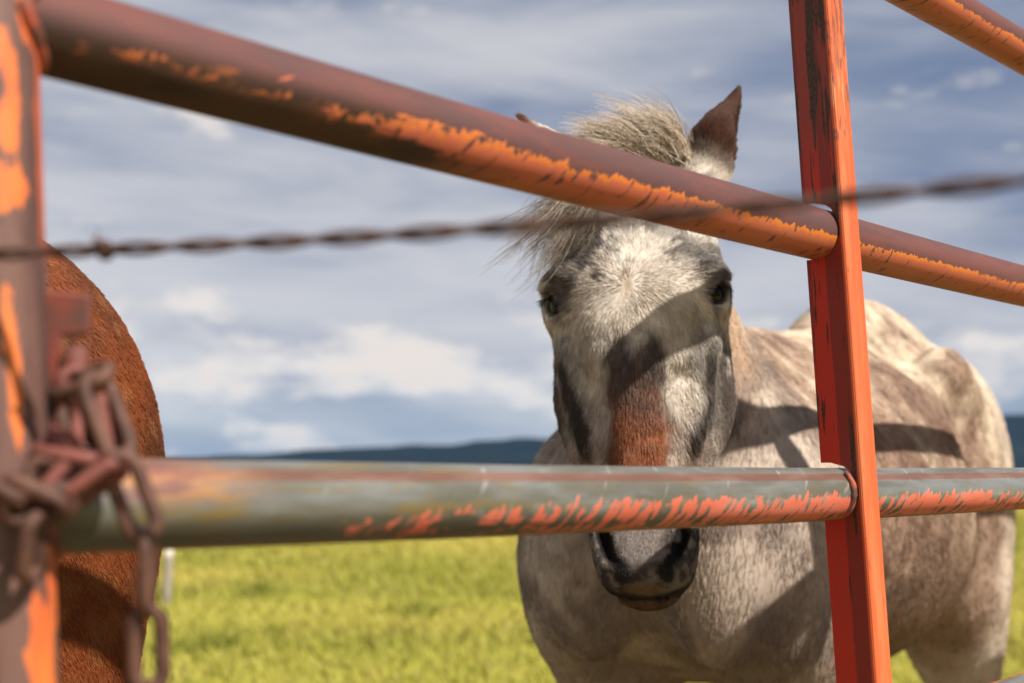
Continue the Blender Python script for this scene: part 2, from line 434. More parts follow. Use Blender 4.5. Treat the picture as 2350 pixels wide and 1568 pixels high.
def rust_mat(name, c1, c2, c3=None, sc=60.0):
    m, t, b = material(name)
    tcn = t.new('ShaderNodeTexCoord'); P = tcn.outputs['Object']
    n1 = t.noise(P, sc, 5.0, 0.65); n2 = t.noise(P, sc * 8, 3.0, 0.6)
    col = t.mix(t.ss(n1, 0.36, 0.64), c1, c2)
    if c3: col = t.mix(t.ss(n1, 0.60, 0.66), col, c3)
    col = t.mix(t.ss(n2, 0.55, 0.8) * 0.4, col, (0.05, 0.025, 0.018))
    t.put(b.inputs['Base Color'], col); b.inputs['Roughness'].default_value = 0.7
    bp = t.new('ShaderNodeBump', {'Height': n2.s, 'Strength': 0.4, 'Distance': 0.0006}); t.put(b.inputs['Normal'], bp.outputs[0])
    return m
M_CHAIN = rust_mat('rusty_chain_steel', (0.050, 0.019, 0.011), (0.112, 0.047, 0.029))
M_CHAIN_RED = rust_mat('paint_splashed_chain', (0.115, 0.030, 0.021), (0.190, 0.056, 0.042))
M_LATCH = rust_mat('latch_plate_paint', (0.115, 0.046, 0.037), (0.27, 0.050, 0.028), (0.62, 0.13, 0.03), 25.0)
M_WIRE = rust_mat('rusted_fence_wire', (0.050, 0.022, 0.015), (0.085, 0.040, 0.028))
M_WELD = rust_mat('weld_metal', (0.08, 0.035, 0.028), (0.36, 0.07, 0.028), None, 90.0)

# ------------------------------------------------------------------ the gate
gate_root = bpy.data.objects.new('farm_gate', None); COL.objects.link(gate_root)
tag(gate_root, 'weathered red and galvanised steel pipe gate crossing in front of the horses', 'gate')
def sag(u): return -0.0025 * math.sin(min(max(u / 1.35, 0), 1) * math.pi)
for i, z in enumerate(RAILS):
    us = np.linspace(0.0, GATE_LEN, 121)
    pts = [gate_rail(uu, 0.0, z + sag(uu)) for uu in us]
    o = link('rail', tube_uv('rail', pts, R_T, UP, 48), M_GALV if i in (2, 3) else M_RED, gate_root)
    if i == 2: o['label'] = 'galvanised grey rail with scraped coral paint along its underside'
    if i == 1: o['label'] = 'sloping brown rail with ragged orange paint along its lower half'
pts = [gate(0.0, 0.0, z) for z in np.linspace(0.10, 1.68, 60)]
o = link('end_upright', tube_uv('end_upright', pts, R_T * 1.02, -NC * 0.35 - U, 48), M_POST, gate_root)
pts = [gate(GATE_LEN, 0.0, z) for z in np.linspace(0.10, 1.68, 20)]
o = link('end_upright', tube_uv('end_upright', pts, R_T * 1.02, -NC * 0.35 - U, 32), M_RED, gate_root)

def make_strut(u0):
    n_front, n_back, th_ = 0.030, -0.010, 0.0035
    zs = set(np.linspace(0.16, 1.618, 40))
    RH = 0.0265
    for z in RAILS:
        for k in np.linspace(-1, 1, 17): zs.add(z + k * RH)
        zs.add(z + RH * 1.001); zs.add(z - RH * 1.001)
    zs = sorted(q for q in zs if 0.16 <= q <= 1.618)
    def left(z):
        L = n_back
        for zr in RAILS:
            if abs(z - zr) < RH: L = max(L, min(math.sqrt(RH * RH - (z - zr) ** 2), n_front - 0.003))
        return L
    V, F, uv = [], [], []
    for z in zs:
        L = left(z)
        V += [gate(u0, L, z), gate(u0, n_front, z), gate(u0 + th_, n_front, z), gate(u0 + th_, L, z)]
    k = len(zs)
    for i in range(k - 1):
        for a_, b_ in ((0, 1), (1, 2), (2, 3), (3, 0)):
            F.append((i * 4 + a_, i * 4 + b_, i * 4 + 4 + b_, i * 4 + 4 + a_))
            na = [left(zs[i]) - n_back, n_front - n_back, n_front - n_back, left(zs[i]) - n_back]
            nb = [left(zs[i + 1]) - n_back, n_front - n_back, n_front - n_back, left(zs[i + 1]) - n_back]
            uv += [(na[a_], zs[i]), (na[b_], zs[i]), (nb[b_], zs[i + 1]), (nb[a_], zs[i + 1])]
    me = mesh_np('brace', V, F, False, uv)
    o1 = link('brace', me, M_STRUT, gate_root); o1['label'] = 'upright red angle iron brace notched round the rails'
    # flange: from the corner along the rails, 2 mm rounded nose
    fw = 0.030
    prof = [(0.0, -0.0035), (-0.0004, -0.001), (0.0008, 0.0006), (0.003, 0.001), (fw - 0.001, 0.001), (fw, 0.0), (fw, -0.0035)]
    V, F, uv = [], [], []
    zz = np.linspace(0.16, 1.618, 60)
    for z in zz:
        V += [gate(u0 + p[0], n_front + p[1], z) for p in prof]
    m = len(prof)
    for i in range(len(zz) - 1):
        for j in range(m):
            k2 = (j + 1) % m
            F.append((i * m + j, i * m + k2, (i + 1) * m + k2, (i + 1) * m + j))
            uv += [(prof[j][0], zz[i]), (prof[k2][0], zz[i]), (prof[k2][0], zz[i + 1]), (prof[j][0], zz[i + 1])]
    link('brace_flange', mesh_np('brace_flange', V, F, False, uv), M_FLANGE, gate_root)
    # welds between flange and each rail
    for z in RAILS:
        P_ = []
        for an in np.linspace(-62, 50, 15):
            P_.append(gate_rail(u0 - 0.0015, 0, z) + NC * (R_T + 0.0008) * math.cos(R(an)) + UP * (R_T + 0.0008) * math.sin(R(an)) + NC * 0.0012 * rng.random())
        r_ = 0.0022 + 0.0016 * rng.random(15); r_[0] = r_[-1] = 0.0006
        link('weld_bead', join_mesh('weld_bead', [torus_path(P_, r_, 8, False)]), M_WELD, gate_root)
# brace position: its corner is seen at x = 1950 at mid height
def corner_px(u0):
    p = gate(u0, 0.030, 1.19) - np.array((0, 0, CAM_H))
    zc = p[1] * cp + p[2] * sp
    return W0 / 2 + FPX * p[0] / zc
lo, hi_ = 0.3, 1.6
for _ in range(40):
    md = (lo + hi_) / 2
    if corner_px(md) < 1951: lo = md
    else: hi_ = md
make_strut(lo)
make_strut(lo + 0.63)
make_strut(lo + 1.55)

# latch plate welded on the end upright (part of the gate), with its keeper strip
def cam_basis(p):
    f = norm(np.array((0, 0, CAM_H)) - p); r = norm(np.cross(UP, f)); return r, np.cross(f, r), f
ZL = 0.685
def slab(poly, Z, thick):
    """prism from pixel polygon at depth Z, thickness away from the camera"""
    P = np.array([at(x, y, Z) for x, y in poly]); n = len(P)
    r, u_, f = cam_basis(P.mean(0)); Q = P - f * thick
    V = np.concatenate([P, Q]); F = [tuple(range(n))[::-1], tuple(range(n, 2 * n))]
    F += [(i, (i + 1) % n, n + (i + 1) % n, n + i) for i in range(n)]
    return V, F
me = join_mesh('latch_plate', [slab([(60, 660), (203, 676), (208, 690), (206, 768), (142, 772), (140, 985), (160, 990), (160, 1012), (112, 1020), (70, 1000), (60, 800)], 0.700, 0.012)], False)
bevel(link('latch_plate', me, M_LATCH, gate_root), 0.0015)
v, f = torus_path([at(175, 795, 0.70), at(175, 850, 0.70), at(176, 892, 0.70)], 0.0056, 14, False)
link('latch_pin', join_mesh('latch_pin', [(v, f)]), M_CHAIN_RED, gate_root)
# weld collars where the rails meet the end upright
for z in RAILS[:3]:
    P_ = []
    for an in np.arange(0, 360, 10):
        ca_ = abs(math.sin(R(an)))
        c0 = gate_rail(0.0, 0, z) + U * math.sqrt(max((R_T * 1.02) ** 2 - (R_T * ca_) ** 2, 0)) + U * 0.002
        P_.append(c0 + NC * (R_T + 0.0005) * math.sin(R(an)) + UP * (R_T + 0.0005) * math.cos(R(an)) + LEAN_U * U * (Z_MID - z))
    link('weld_collar', join_mesh('weld_collar', [torus_path(P_, 0.0026 + 0.0022 * rng.random(36), 8, True)]), M_WELD, gate_root)
# ------------------------------------------------------------------ chain
chain = bpy.data.objects.new('chain', None); COL.objects.link(chain)
tag(chain, 'rusty steel chain wrapped round the end upright and hanging in front of the grey rail', 'chain')
def link_mesh(L, Wd, r):
    P = []; h = L / 2 - Wd / 2
    for k in range(9): a_ = -math.pi / 2 + math.pi * k / 8; P.append((h + Wd / 2 * math.cos(a_), Wd / 2 * math.sin(a_), 0))
    P.append((0, Wd / 2, 0))
    for k in range(9): a_ = math.pi / 2 + math.pi * k / 8; P.append((-h + Wd / 2 * math.cos(a_), Wd / 2 * math.sin(a_), 0))
    P.append((0, -Wd / 2, 0))
    v, f = torus_path(P, r, 12, True)
    return join_mesh('chain_link', [(v, f)])
LM = link_mesh(0.0375, 0.0132, 0.0037); LM.materials.append(M_CHAIN)
LMR = link_mesh(0.0375, 0.0132, 0.0037); LMR.materials.append(M_CHAIN_RED)
def put_link(p0, p1, roll, red=False):
    """link whose long axis runs between two pixel+depth points"""
    A, B = at(*p0), at(*p1); c_ = (A + B) / 2; x_ = norm(B - A); k_ = max(0.8, min(1.1, np.linalg.norm(B - A) / 0.044))
    _, _, f = cam_basis(c_); f = norm(f - x_ * np.dot(f, x_)); s_ = np.cross(f, x_)
    z_ = f * math.cos(R(roll)) + s_ * math.sin(R(roll)); y_ = np.cross(z_, x_)
    o = link('chain_link', LMR if red else LM, None, chain)
    o.matrix_world = Matrix([list(np.append(x_, 0)), list(np.append(y_, 0)), list(np.append(z_, 0)), [0, 0, 0, 1]]).transposed()
    o.location = c_.tolist(); o.scale = (k_, 1, 1)
for p0, p1, roll, red in (
        ((138, 892, .690), (238, 858, .684), 68, 0), ((206, 852, .682), (287, 1066, .674), 28, 0), ((264, 1034, .672), (346, 1246, .670), 6, 0),
        ((337, 1212, .670), (338, 1418, .670), 82, 0), ((337, 1386, .670), (343, 1592, .670), 8, 0), ((342, 1560, .670), (346, 1766, .670), 84, 0),
        ((345, 1734, .670), (346, 1940, .670), 5, 0), ((290, 1060, .664), (140, 1160, .658), 62, 1), ((98, 1032, .672), (222, 1052, .668), 78, 1),
        ((205, 905, .688), (186, 1045, .676), 60, 1), ((200, 1062, .668), (118, 1150, .660), 15, 1), ((176, 1148, .656), (4, 1172, .648), 25, 0),
        ((58, 1160, .648), (-130, 1085, .660), 70, 0), ((88, 1178, .650), (64, 1330, .654), 62, 0),
        ((150, 935, .684), (246, 1058, .678), 35, 0), ((128, 985, .680), (214, 1104, .672), 75, 1), ((236, 905, .686), (262, 1058, .680), 70, 1), ((70, 1085, .662), (206, 1112, .662), 10, 0),
        ((150, 1175, .654), (10, 1110, .652), 60, 0), ((170, 850, .692), (182, 990, .690), 20, 1)):
    put_link(p0, p1, roll, red)
# ------------------------------------------------------------------ barbed wire nearer the camera
wire = bpy.data.objects.new('barbed_wire', None); COL.objects.link(wire)
tag(wire, 'rusty two-strand barbed wire stretched across in front of the pipe gate', 'wire')
A, B = at(0, 583, 0.655), at(2350, 415, 0.50)
d = (B - A); Lw = np.linalg.norm(d); d = d / Lw; s1 = norm(np.cross(d, UP)); s2 = np.cross(s1, d)
def wire_pt(s_, off, r):
    drop = -0.004 * math.sin(min(max(s_ / Lw, 0), 1) * math.pi)
    ph = s_ / 0.070 * 2 * math.pi + off
    return A + d * s_ + UP * drop + r * (math.cos(ph) * s1 + math.sin(ph) * s2)
ss_ = np.arange(-0.9, Lw + 0.7, 0.004)
for k in (0, math.pi):
    v, f = torus_path([wire_pt(q, k + 0.9, 0.00190) for q in ss_], 0.00155, 8, False)
    link('strand', join_mesh('strand', [(v, f)]), M_WIRE, wire)
for s0 in (0.0575, 0.56, -0.42):
    parts = []
    P = [wire_pt(s0 + 0.002 * (q / 18.0 - 0.5) * 3, 0, 0) + 0.0038 * (math.cos(q / 18 * 4.2 * math.pi) * s1 + math.sin(q / 18 * 4.2 * math.pi) * s2) for q in range(19)]
    P = [P[0] + (s1 * -0.4 + s2) * 0.009] + P + [P[-1] + (s1 * 0.5 + s2 * 0.2 - d * 0.4) * 0.010]
    parts.append(torus_path(P, [0.0004] + [0.00125] * 19 + [0.0004], 8, False))
    link('barb', join_mesh('barb', parts), M_WIRE, wire)

# ------------------------------------------------------------------ implicit modelling for the horses
class Field:
    def __init__(s, xs, ys, zs):
        s.xs, s.ys, s.zs = xs, ys, zs
        s.f = np.full((len(xs), len(ys), len(zs)), 0.3, np.float32)
    def box(s, lo, hi):
        i0, i1 = np.searchsorted(s.xs, [lo[0], hi[0]]); j0, j1 = np.searchsorted(s.ys, [lo[1], hi[1]]); k0, k1 = np.searchsorted(s.zs, [lo[2], hi[2]])
        return slice(i0, i1), slice(j0, j1), slice(k0, k1)
    def pts(s, sl):
        return np.stack(np.meshgrid(s.xs[sl[0]], s.ys[sl[1]], s.zs[sl[2]], indexing='ij'), -1)
    def apply(s, fn, lo, hi, k, mode='add'):
        sl = s.box(np.asarray(lo), np.asarray(hi))
        if min(q.stop - q.start for q in sl) <= 0: return
        g = fn(s.pts(sl)).astype(np.float32); f = s.f[sl]
        if mode == 'add':
            h = np.maximum(k - np.abs(f - g), 0) / k; s.f[sl] = np.minimum(f, g) - h * h * k * 0.25
        else:
            g = -g; h = np.maximum(k - np.abs(f - g), 0) / k; s.f[sl] = np.maximum(f, g) + h * h * k * 0.25
    def ell(s, c_, axes, r, k=0.04, mode='add'):
        c_ = np.asarray(c_, float); A_ = np.asarray(axes, float); r = np.asarray(r, float)
        ext = np.sqrt(((A_ * r[:, None]) ** 2).sum(0)) + (0.05 + k)
        def fn(P):
            q = (P - c_) @ A_.T
            k0 = np.sqrt(((q / r) ** 2).sum(-1)) + 1e-9; k1 = np.sqrt(((q / (r * r)) ** 2).sum(-1)) + 1e-9
            return k0 * (k0 - 1.0) / k1
        s.apply(fn, c_ - ext, c_ + ext, k, mode)
    def cone(s, a_, b_, r1, r2, k=0.04, mode='add'):
        a_, b_ = np.asarray(a_, float), np.asarray(b_, float); m = max(r1, r2) + 0.05 + k
        def fn(P):
            d_ = b_ - a_; t_ = np.clip(((P - a_) @ d_) / (d_ @ d_), 0, 1)
            return np.linalg.norm(P - (a_ + t_[..., None] * d_), axis=-1) - (r1 + (r2 - r1) * t_)
        s.apply(fn, np.minimum(a_, b_) - m, np.maximum(a_, b_) + m, k, mode)

def surface_nets(F):
    f = F.f; X, Y, Zs = F.xs, F.ys, F.zs
    s = f < 0
    cnt = np.zeros(tuple(q - 1 for q in f.shape), np.int8)
    n0, n1, n2 = cnt.shape
    offs = [(a_, b_, c_) for a_ in (0, 1) for b_ in (0, 1) for c_ in (0, 1)]
    for a_, b_, c_ in offs: cnt += s[a_:a_ + n0, b_:b_ + n1, c_:c_ + n2]
    I, J, K = np.nonzero((cnt > 0) & (cnt < 8))
    idx = np.full(cnt.shape, -1, np.int64); idx[I, J, K] = np.arange(len(I))
    val = {o_: f[I + o_[0], J + o_[1], K + o_[2]].astype(np.float64) for o_ in offs}
    pos = {o_: np.stack([X[I + o_[0]], Y[J + o_[1]], Zs[K + o_[2]]], 1) for o_ in offs}
    acc = np.zeros((len(I), 3)); num = np.zeros(len(I))
    for p in offs:
        for ax in range(3):
            if p[ax]: continue
            q = list(p); q[ax] = 1; q = tuple(q)
            a_, b_ = val[p], val[q]; m = (a_ < 0) != (b_ < 0)
            t_ = np.where(m, a_ / np.where(a_ == b_, 1, a_ - b_), 0)
            acc += np.where(m[:, None], pos[p] + (pos[q] - pos[p]) * t_[:, None], 0); num += m
    V = acc / num[:, None]
    quads = []
    for ax in range(3):
        o1, o2 = [(1, 2), (2, 0), (0, 1)][ax]
        sa = [slice(None)] * 3; sb = [slice(None)] * 3
        sa[ax] = slice(0, -1); sb[ax] = slice(1, None)
        A_, B_ = s[tuple(sa)], s[tuple(sb)]
        E = np.argwhere(A_ != B_)
        ok = (E[:, o1] > 0) & (E[:, o2] > 0) & (E[:, o1] < f.shape[o1] - 1) & (E[:, o2] < f.shape[o2] - 1)
        E = E[ok]; ins = A_[E[:, 0], E[:, 1], E[:, 2]]
        def cell(d1, d2):
            q = E.copy(); q[:, o1] -= d1; q[:, o2] -= d2; return idx[q[:, 0], q[:, 1], q[:, 2]]
        c00, c10, c11, c01 = cell(1, 1), cell(0, 1), cell(0, 0), cell(1, 0)
        q = np.stack([c00, c10, c11, c01], 1)
        q = np.where(ins[:, None], q, q[:, ::-1]); quads.append(q)
    Q = np.concatenate(quads); Q = Q[(Q >= 0).all(1)]
    return V, Q

def smooth_mesh(V, Q, it=2, w=0.5):
    E = np.concatenate([Q[:, [0, 1]], Q[:, [1, 2]], Q[:, [2, 3]], Q[:, [3, 0]]])
    E = np.concatenate([E, E[:, ::-1]])
    n = len(V); c_ = np.bincount(E[:, 0], minlength=n)[:, None].clip(1)
    for _ in range(it):
        A_ = np.stack([np.bincount(E[:, 0], weights=V[E[:, 1], k], minlength=n) for k in range(3)], 1) / c_
        V = V * (1 - w) + A_ * w
    return V

def vert_normals(V, Q):
    N = np.cross(V[Q[:, 2]] - V[Q[:, 0]], V[Q[:, 3]] - V[Q[:, 1]])
    R_ = np.zeros_like(V)
    for k in range(4):
        for c_ in range(3): R_[:, c_] += np.bincount(Q[:, k], weights=N[:, c_], minlength=len(V))
    return R_ / (np.linalg.norm(R_, axis=1)[:, None] + 1e-12)

def grid_axis(lo, hi, fine, fs, cs):
    """coordinates from lo to hi with step fs inside the fine ranges, cs outside, eased between"""
    x = lo; out = [lo]
    while x < hi:
        dd = min([max(a_ - x, x - b_, 0) for a_, b_ in fine] or [9])
        x += min(cs, fs + dd * 0.25); out.append(x)
    return np.array(out)

def torso(F, Mx, sc, kb=0.06, wd=0.0):
    """body, legs and tail root of a horse; local x forward, y to its left, z up, withers about 1.5"""
    Rm = Mx[:3, :3]; T = Mx[:3, 3]
    def L(p): return Rm @ (np.asarray(p, float) * np.array((sc, sc, sc))) + T
    def ax(rx=0, ry=0, rz=0):
        m_ = np.array(Matrix.Rotation(R(rz), 3, 'Z') @ Matrix.Rotation(R(ry), 3, 'Y') @ Matrix.Rotation(R(rx), 3, 'X'))
        return (Rm @ m_).T
    def E(c_, r, k=kb, **kw): F.ell(L(c_), ax(**kw), np.asarray(r) * sc, k)
    def C(a_, b_, r1, r2, k=0.05): F.cone(L(a_), L(b_), r1 * sc, r2 * sc, k)
    E((0.0, 0, 1.08 - wd * 0.25), (0.60, 0.305, 0.345 - wd * 0.2)); E((-0.12, 0, 1.03), (0.42, 0.315, 0.31))
    E((0.40, 0, 1.10 - wd * 0.5), (0.32, 0.235, 0.36 - wd * 0.6)); E((0.58, 0, 1.05), (0.19, 0.205, 0.22))
    for s_ in (1, -1):
        E((0.48, 0.145 * s_, 1.05 - wd * 0.4), (0.15, 0.11, 0.29 - wd * 0.5), ry=22); E((0.675, 0.105 * s_, 0.99), (0.10, 0.095, 0.18), 0.022)
        E((0.55, 0.20 * s_, 1.03), (0.13, 0.08, 0.15), 0.05); E((0.55, 0.185 * s_, 0.93), (0.13, 0.105, 0.17), 0.05)
        E((-0.60, 0.15 * s_, 1.07), (0.285, 0.145, 0.32), 0.045, ry=-14); E((-0.37, 0.215 * s_, 1.30), (0.12, 0.055, 0.07), 0.08, ry=-20); F.ell(L((-0.24, 0.335 * s_, 1.14)), ax(), np.array((0.11, 0.075, 0.16)) * sc, 0.06, 'sub'); C((0.30, 0.175 * s_, 1.24), (0.53, 0.235 * s_, 0.97), 0.035, 0.04, 0.045)
        E((-0.66, 0.14 * s_, 0.88), (0.17, 0.125, 0.27), ry=12)
        # hind leg
        C((-0.60, 0.15 * s_, 0.84), (-0.78, 0.15 * s_, 0.56), 0.125, 0.068); C((-0.79, 0.15 * s_, 0.57), (-0.80, 0.15 * s_, 0.50), 0.066, 0.058)
        C((-0.80, 0.15 * s_, 0.50), (-0.76, 0.15 * s_, 0.16), 0.050, 0.042); C((-0.76, 0.15 * s_, 0.16), (-0.71, 0.15 * s_, 0.07), 0.046, 0.045); C((-0.71, 0.15 * s_, 0.055), (-0.69, 0.15 * s_, 0.012), 0.056, 0.066, 0.02)
        # fore leg
        C((0.48, 0.165 * s_, 0.90), (0.50, 0.15 * s_, 0.50), 0.120, 0.062); C((0.50, 0.15 * s_, 0.50), (0.50, 0.15 * s_, 0.45), 0.060, 0.055)
        C((0.50, 0.15 * s_, 0.45), (0.50, 0.15 * s_, 0.15), 0.045, 0.040); C((0.50, 0.15 * s_, 0.15), (0.55, 0.15 * s_, 0.07), 0.044, 0.044); C((0.55, 0.15 * s_, 0.055), (0.57, 0.15 * s_, 0.012), 0.056, 0.066, 0.02)
    E((0.32, 0, 1.36 - wd), (0.24, 0.075, 0.13)); C((0.30, 0, 1.34 - wd), (-0.35, 0, 1.31), 0.12, 0.13)
    E((-0.50, 0, 1.18 - wd * 0.2), (0.34, 0.235, 0.290)); E((-0.45, 0, 1.38), (0.22, 0.07, 0.09), 0.10); E((-0.42, 0, 1.42 - wd * 0.3), (0.20, 0.10, 0.085), 0.09)
    C((-0.76, 0, 1.33), (-0.90, 0, 1.22), 0.06, 0.04)
    return L

def local_frame(fwd, origin):
    f = norm((fwd[0], fwd[1], 0)); l = np.array((-f[1], f[0], 0))
    M_ = np.eye(4); M_[:3, 0] = f; M_[:3, 1] = l; M_[:3, 2] = (0, 0, 1); M_[:3, 3] = origin
    return M_

def project(P):
    d_ = P - np.array((0, 0, CAM_H)); zc = d_[:, 1] * cp + d_[:, 2] * sp; yc = -d_[:, 1] * sp + d_[:, 2] * cp
    return W0 / 2 + FPX * d_[:, 0] / zc, H0 / 2 - FPX * yc / zc, zc

def horse_mesh(name, V, Q, col, mat, parent=None):
    me = mesh_np(name, V, Q, True)
    ca = me.color_attributes.new('coat', 'FLOAT_COLOR', 'POINT')
    ca.data.foreach_set('color', np.concatenate([col, np.ones((len(col), 1))], 1).astype(np.float32).ravel())
    return link(name, me, mat, parent)

def coat_material(name, attr_mul, rough, hair):
    m, t, b = material(name)
    at_ = t.new('ShaderNodeAttribute', attribute_name='coat')
    col = t.new('ShaderNodeVectorMath', {0: at_.outputs['Color'], 3: attr_mul}, operation='SCALE').outputs[0]
    t.put(b.inputs['Base Color'], col); b.inputs['Roughness'].default_value = rough; b.inputs['Specular IOR Level'].default_value = 0.25 if hair else 0.2
    if not hair:
        tcn = t.new('ShaderNodeTexCoord'); n = t.noise(tcn.outputs['Object'], 160.0, 3.0, 0.6)
        bp = t.new('ShaderNodeBump', {'Height': n.s, 'Strength': 0.35, 'Distance': 0.002}); t.put(b.inputs['Normal'], bp.outputs[0])
    return m
M_HIDE = coat_material('horse_hide', 1.0, 0.92, False)
M_FUR = coat_material('horse_hair', 1.0, 0.55, True)

def curves(name, P, rad, col, parent, mat):
    """P (n, k, 3) hair points, rad (n, k), col (n, 3) -> one hair-curves object"""
    n, k, _ = P.shape
    cu = bpy.data.hair_curves.new(name); cu.add_curves([k] * n)
    cu.position_data.foreach_set('vector', P.astype(np.float32).ravel())
    ra = cu.attributes.get('radius') or cu.attributes.new('radius', 'FLOAT', 'POINT'); ra.data.foreach_set('value', rad.astype(np.float32).ravel())
    ca = cu.attributes.new('coat', 'FLOAT_COLOR', 'CURVE')
    ca.data.foreach_set('color', np.concatenate([col, np.ones((n, 1))], 1).astype(np.float32).ravel())
    cu.materials.append(mat)
    o = bpy.data.objects.new(name, cu); COL.objects.link(o)
    if parent: o.parent = parent
    return o

def sample(V, Q, N, weight, count):
    """random surface points -> positions, normals"""
    a_ = np.linalg.norm(np.cross(V[Q[:, 2]] - V[Q[:, 0]], V[Q[:, 3]] - V[Q[:, 1]]), axis=1) * 0.5
    w = a_ * weight; p = w / w.sum()
    q = rng.choice(len(Q), count, p=p)
    s_, t_ = rng.random(count), rng.random(count)
    def bil(A_): return (A_[Q[q, 0]] * ((1 - s_) * (1 - t_))[:, None] + A_[Q[q, 1]] * (s_ * (1 - t_))[:, None] + A_[Q[q, 2]] * (s_ * t_)[:, None] + A_[Q[q, 3]] * ((1 - s_) * t_)[:, None])
    n_ = bil(N); return bil(V), n_ / np.linalg.norm(n_, axis=1)[:, None]

def fur(name, Pp, Nn, flow, length, lift, width, col, parent, rough=0.25, droop=0.15, cfreq=70.0):
    n = len(Pp)
    T_ = flow - Nn * (flow * Nn).sum(1)[:, None]; T_ /= np.linalg.norm(T_, axis=1)[:, None] + 1e-9
    cl = np.stack([fbm(Pp, cfreq, 2, 3.0 * k) - 0.5 for k in range(3)], 1) * 2.2 * rough * 2 + rng.normal(0, rough * 0.55, (n, 3))
    D1 = T_ * (1 - lift[:, None]) + Nn * lift[:, None] + cl; D1 /= np.linalg.norm(D1, axis=1)[:, None]
    D2 = D1 + T_ * 0.35 - Nn * 0.30 * (1 - lift[:, None]) + np.array((0, 0, -droop)); D2 /= np.linalg.norm(D2, axis=1)[:, None]
    l_ = length * rng.uniform(0.6, 1.25, n)
    P0 = Pp - Nn * 0.0006; P1 = P0 + D1 * (l_ * 0.4)[:, None]; P2 = P1 + (D1 * 0.5 + D2 * 0.5) * (l_ * 0.35)[:, None]; P3 = P2 + D2 * (l_ * 0.3)[:, None]
    P = np.stack([P0, P1, P2, P3], 1)
    rad = width[:, None] * np.array((1.0, 0.95, 0.7, 0.15))[None]
    return curves(name, P, rad, col, parent, M_FUR)

# ------------------------------------------------------------------ grey horse: head frame
HE = at(1450, 690, 1.735)
cR, cU, cF = np.array((1.0, 0, 0)), np.array((0, -sp, cp)), np.array((0, -cp, -sp))
ga, ps, ta = R(3.6), R(9.0), R(13.0)
R1 = math.cos(ga) * cR + math.sin(ga) * cU; U1 = -math.sin(ga) * cR + math.cos(ga) * cU
F2 = math.cos(ps) * cF - math.sin(ps) * R1; hR = math.cos(ps) * R1 + math.sin(ps) * cF
hD = math.cos(ta) * (-U1) + math.sin(ta) * F2; hF = math.cos(ta) * F2 - math.sin(ta) * (-U1)
def HP(l, D, F): return HE + hR * l + hD * D + hF * F
def hp(x, y, F=0.0):
    """pixel -> (l, D) on the head plane at height F"""
    o_ = np.array((0, 0, CAM_H)); d_ = at(x, y, 1.0) - o_
    t_ = ((HE + hF * F - o_) @ hF) / (d_ @ hF); p = o_ + d_ * t_ - HE
    return np.array((p @ hR, p @ hD))
HROWS = np.array([
    (-.222, -.085, .022, .050, -.105, .036, -.125, -.145),
    (-.180, -.048, .040, .080, -.090, .060, -.145, -.185),
    (-.120, -.018, .050, .095, -.080, .078, -.170, -.215),
    (-.060, 0.000, .062, .106, -.070, .088, -.190, -.245),
    (0.000, 0.010, .056, .106, -.070, .088, -.200, -.265),
    (0.050, 0.010, .046, .108, -.095, .094, -.210, -.275),
    (0.100, 0.006, .039, .115, -.130, .100, -.205, -.270),
    (0.140, 0.002, .036, .108, -.130, .088, -.185, -.245),
    (0.180, 0.000, .035, .090, -.105, .068, -.155, -.205),
    (0.220, 0.000, .035, .068, -.070, .053, -.130, -.170),
    (0.260, 0.002, .036, .057, -.055, .048, -.115, -.150),
    (0.295, 0.004, .040, .056, -.050, .046, -.108, -.142),
    (0.322, -.006, .036, .050, -.050, .043, -.100, -.135),
    (0.344, -.024, .028, .038, -.060, .036, -.095, -.120),
    (0.360, -.048, .012, .018, -.068, .018, -.085, -.095)])
def catmull(xk, yk, x):
    yk = np.asarray(yk, float); i = np.clip(np.searchsorted(xk, x) - 1, 0, len(xk) - 2)
    h = xk[i + 1] - xk[i]; t_ = np.clip((x - xk[i]) / h, 0, 1)
    m = np.gradient(yk, xk)
    return (2 * t_**3 - 3 * t_**2 + 1) * yk[i] + (t_**3 - 2 * t_**2 + t_) * h * m[i] + (-2 * t_**3 + 3 * t_**2) * yk[i + 1] + (t_**3 - t_**2) * h * m[i + 1]
NA, ND = 91, 200
Dk = np.linspace(HROWS[0, 0], HROWS[-1, 0], ND)
ang = np.linspace(0, math.pi, NA)
TAB = np.zeros((ND, NA)); FC = np.zeros(ND)
for i in range(ND):
    Ff, nb, Wd, Fs, wl, Fl, Fb = [catmull(HROWS[:, 0], HROWS[:, k], Dk[i]) for k in range(1, 8)]
    fc = Ff * 0.5 + Fb * 0.5; FC[i] = fc
    pl = np.array([0, nb * 0.6, nb, nb * 0.4 + Wd * 0.6, Wd, wl, wl * 0.55, 0]); pf = np.array([Ff, Ff - 0.002, Ff - 0.012, (Ff - 0.012) * 0.52 + Fs * 0.48 + 0.004, Fs, Fl, Fb * 0.85 + Fl * 0.15, Fb])
    al = np.arctan2(pl, pf - fc); rho = np.hypot(pl, pf - fc)
    o_ = np.argsort(al); al, rho = al[o_], rho[o_]
    TAB[i] = catmull(al, rho, ang)
kern = np.array([1, 4, 6, 4, 1]) / 16
for _ in range(3): TAB[:, 2:-2] = sum(kern[k] * TAB[:, k:NA - 4 + k] for k in range(5))
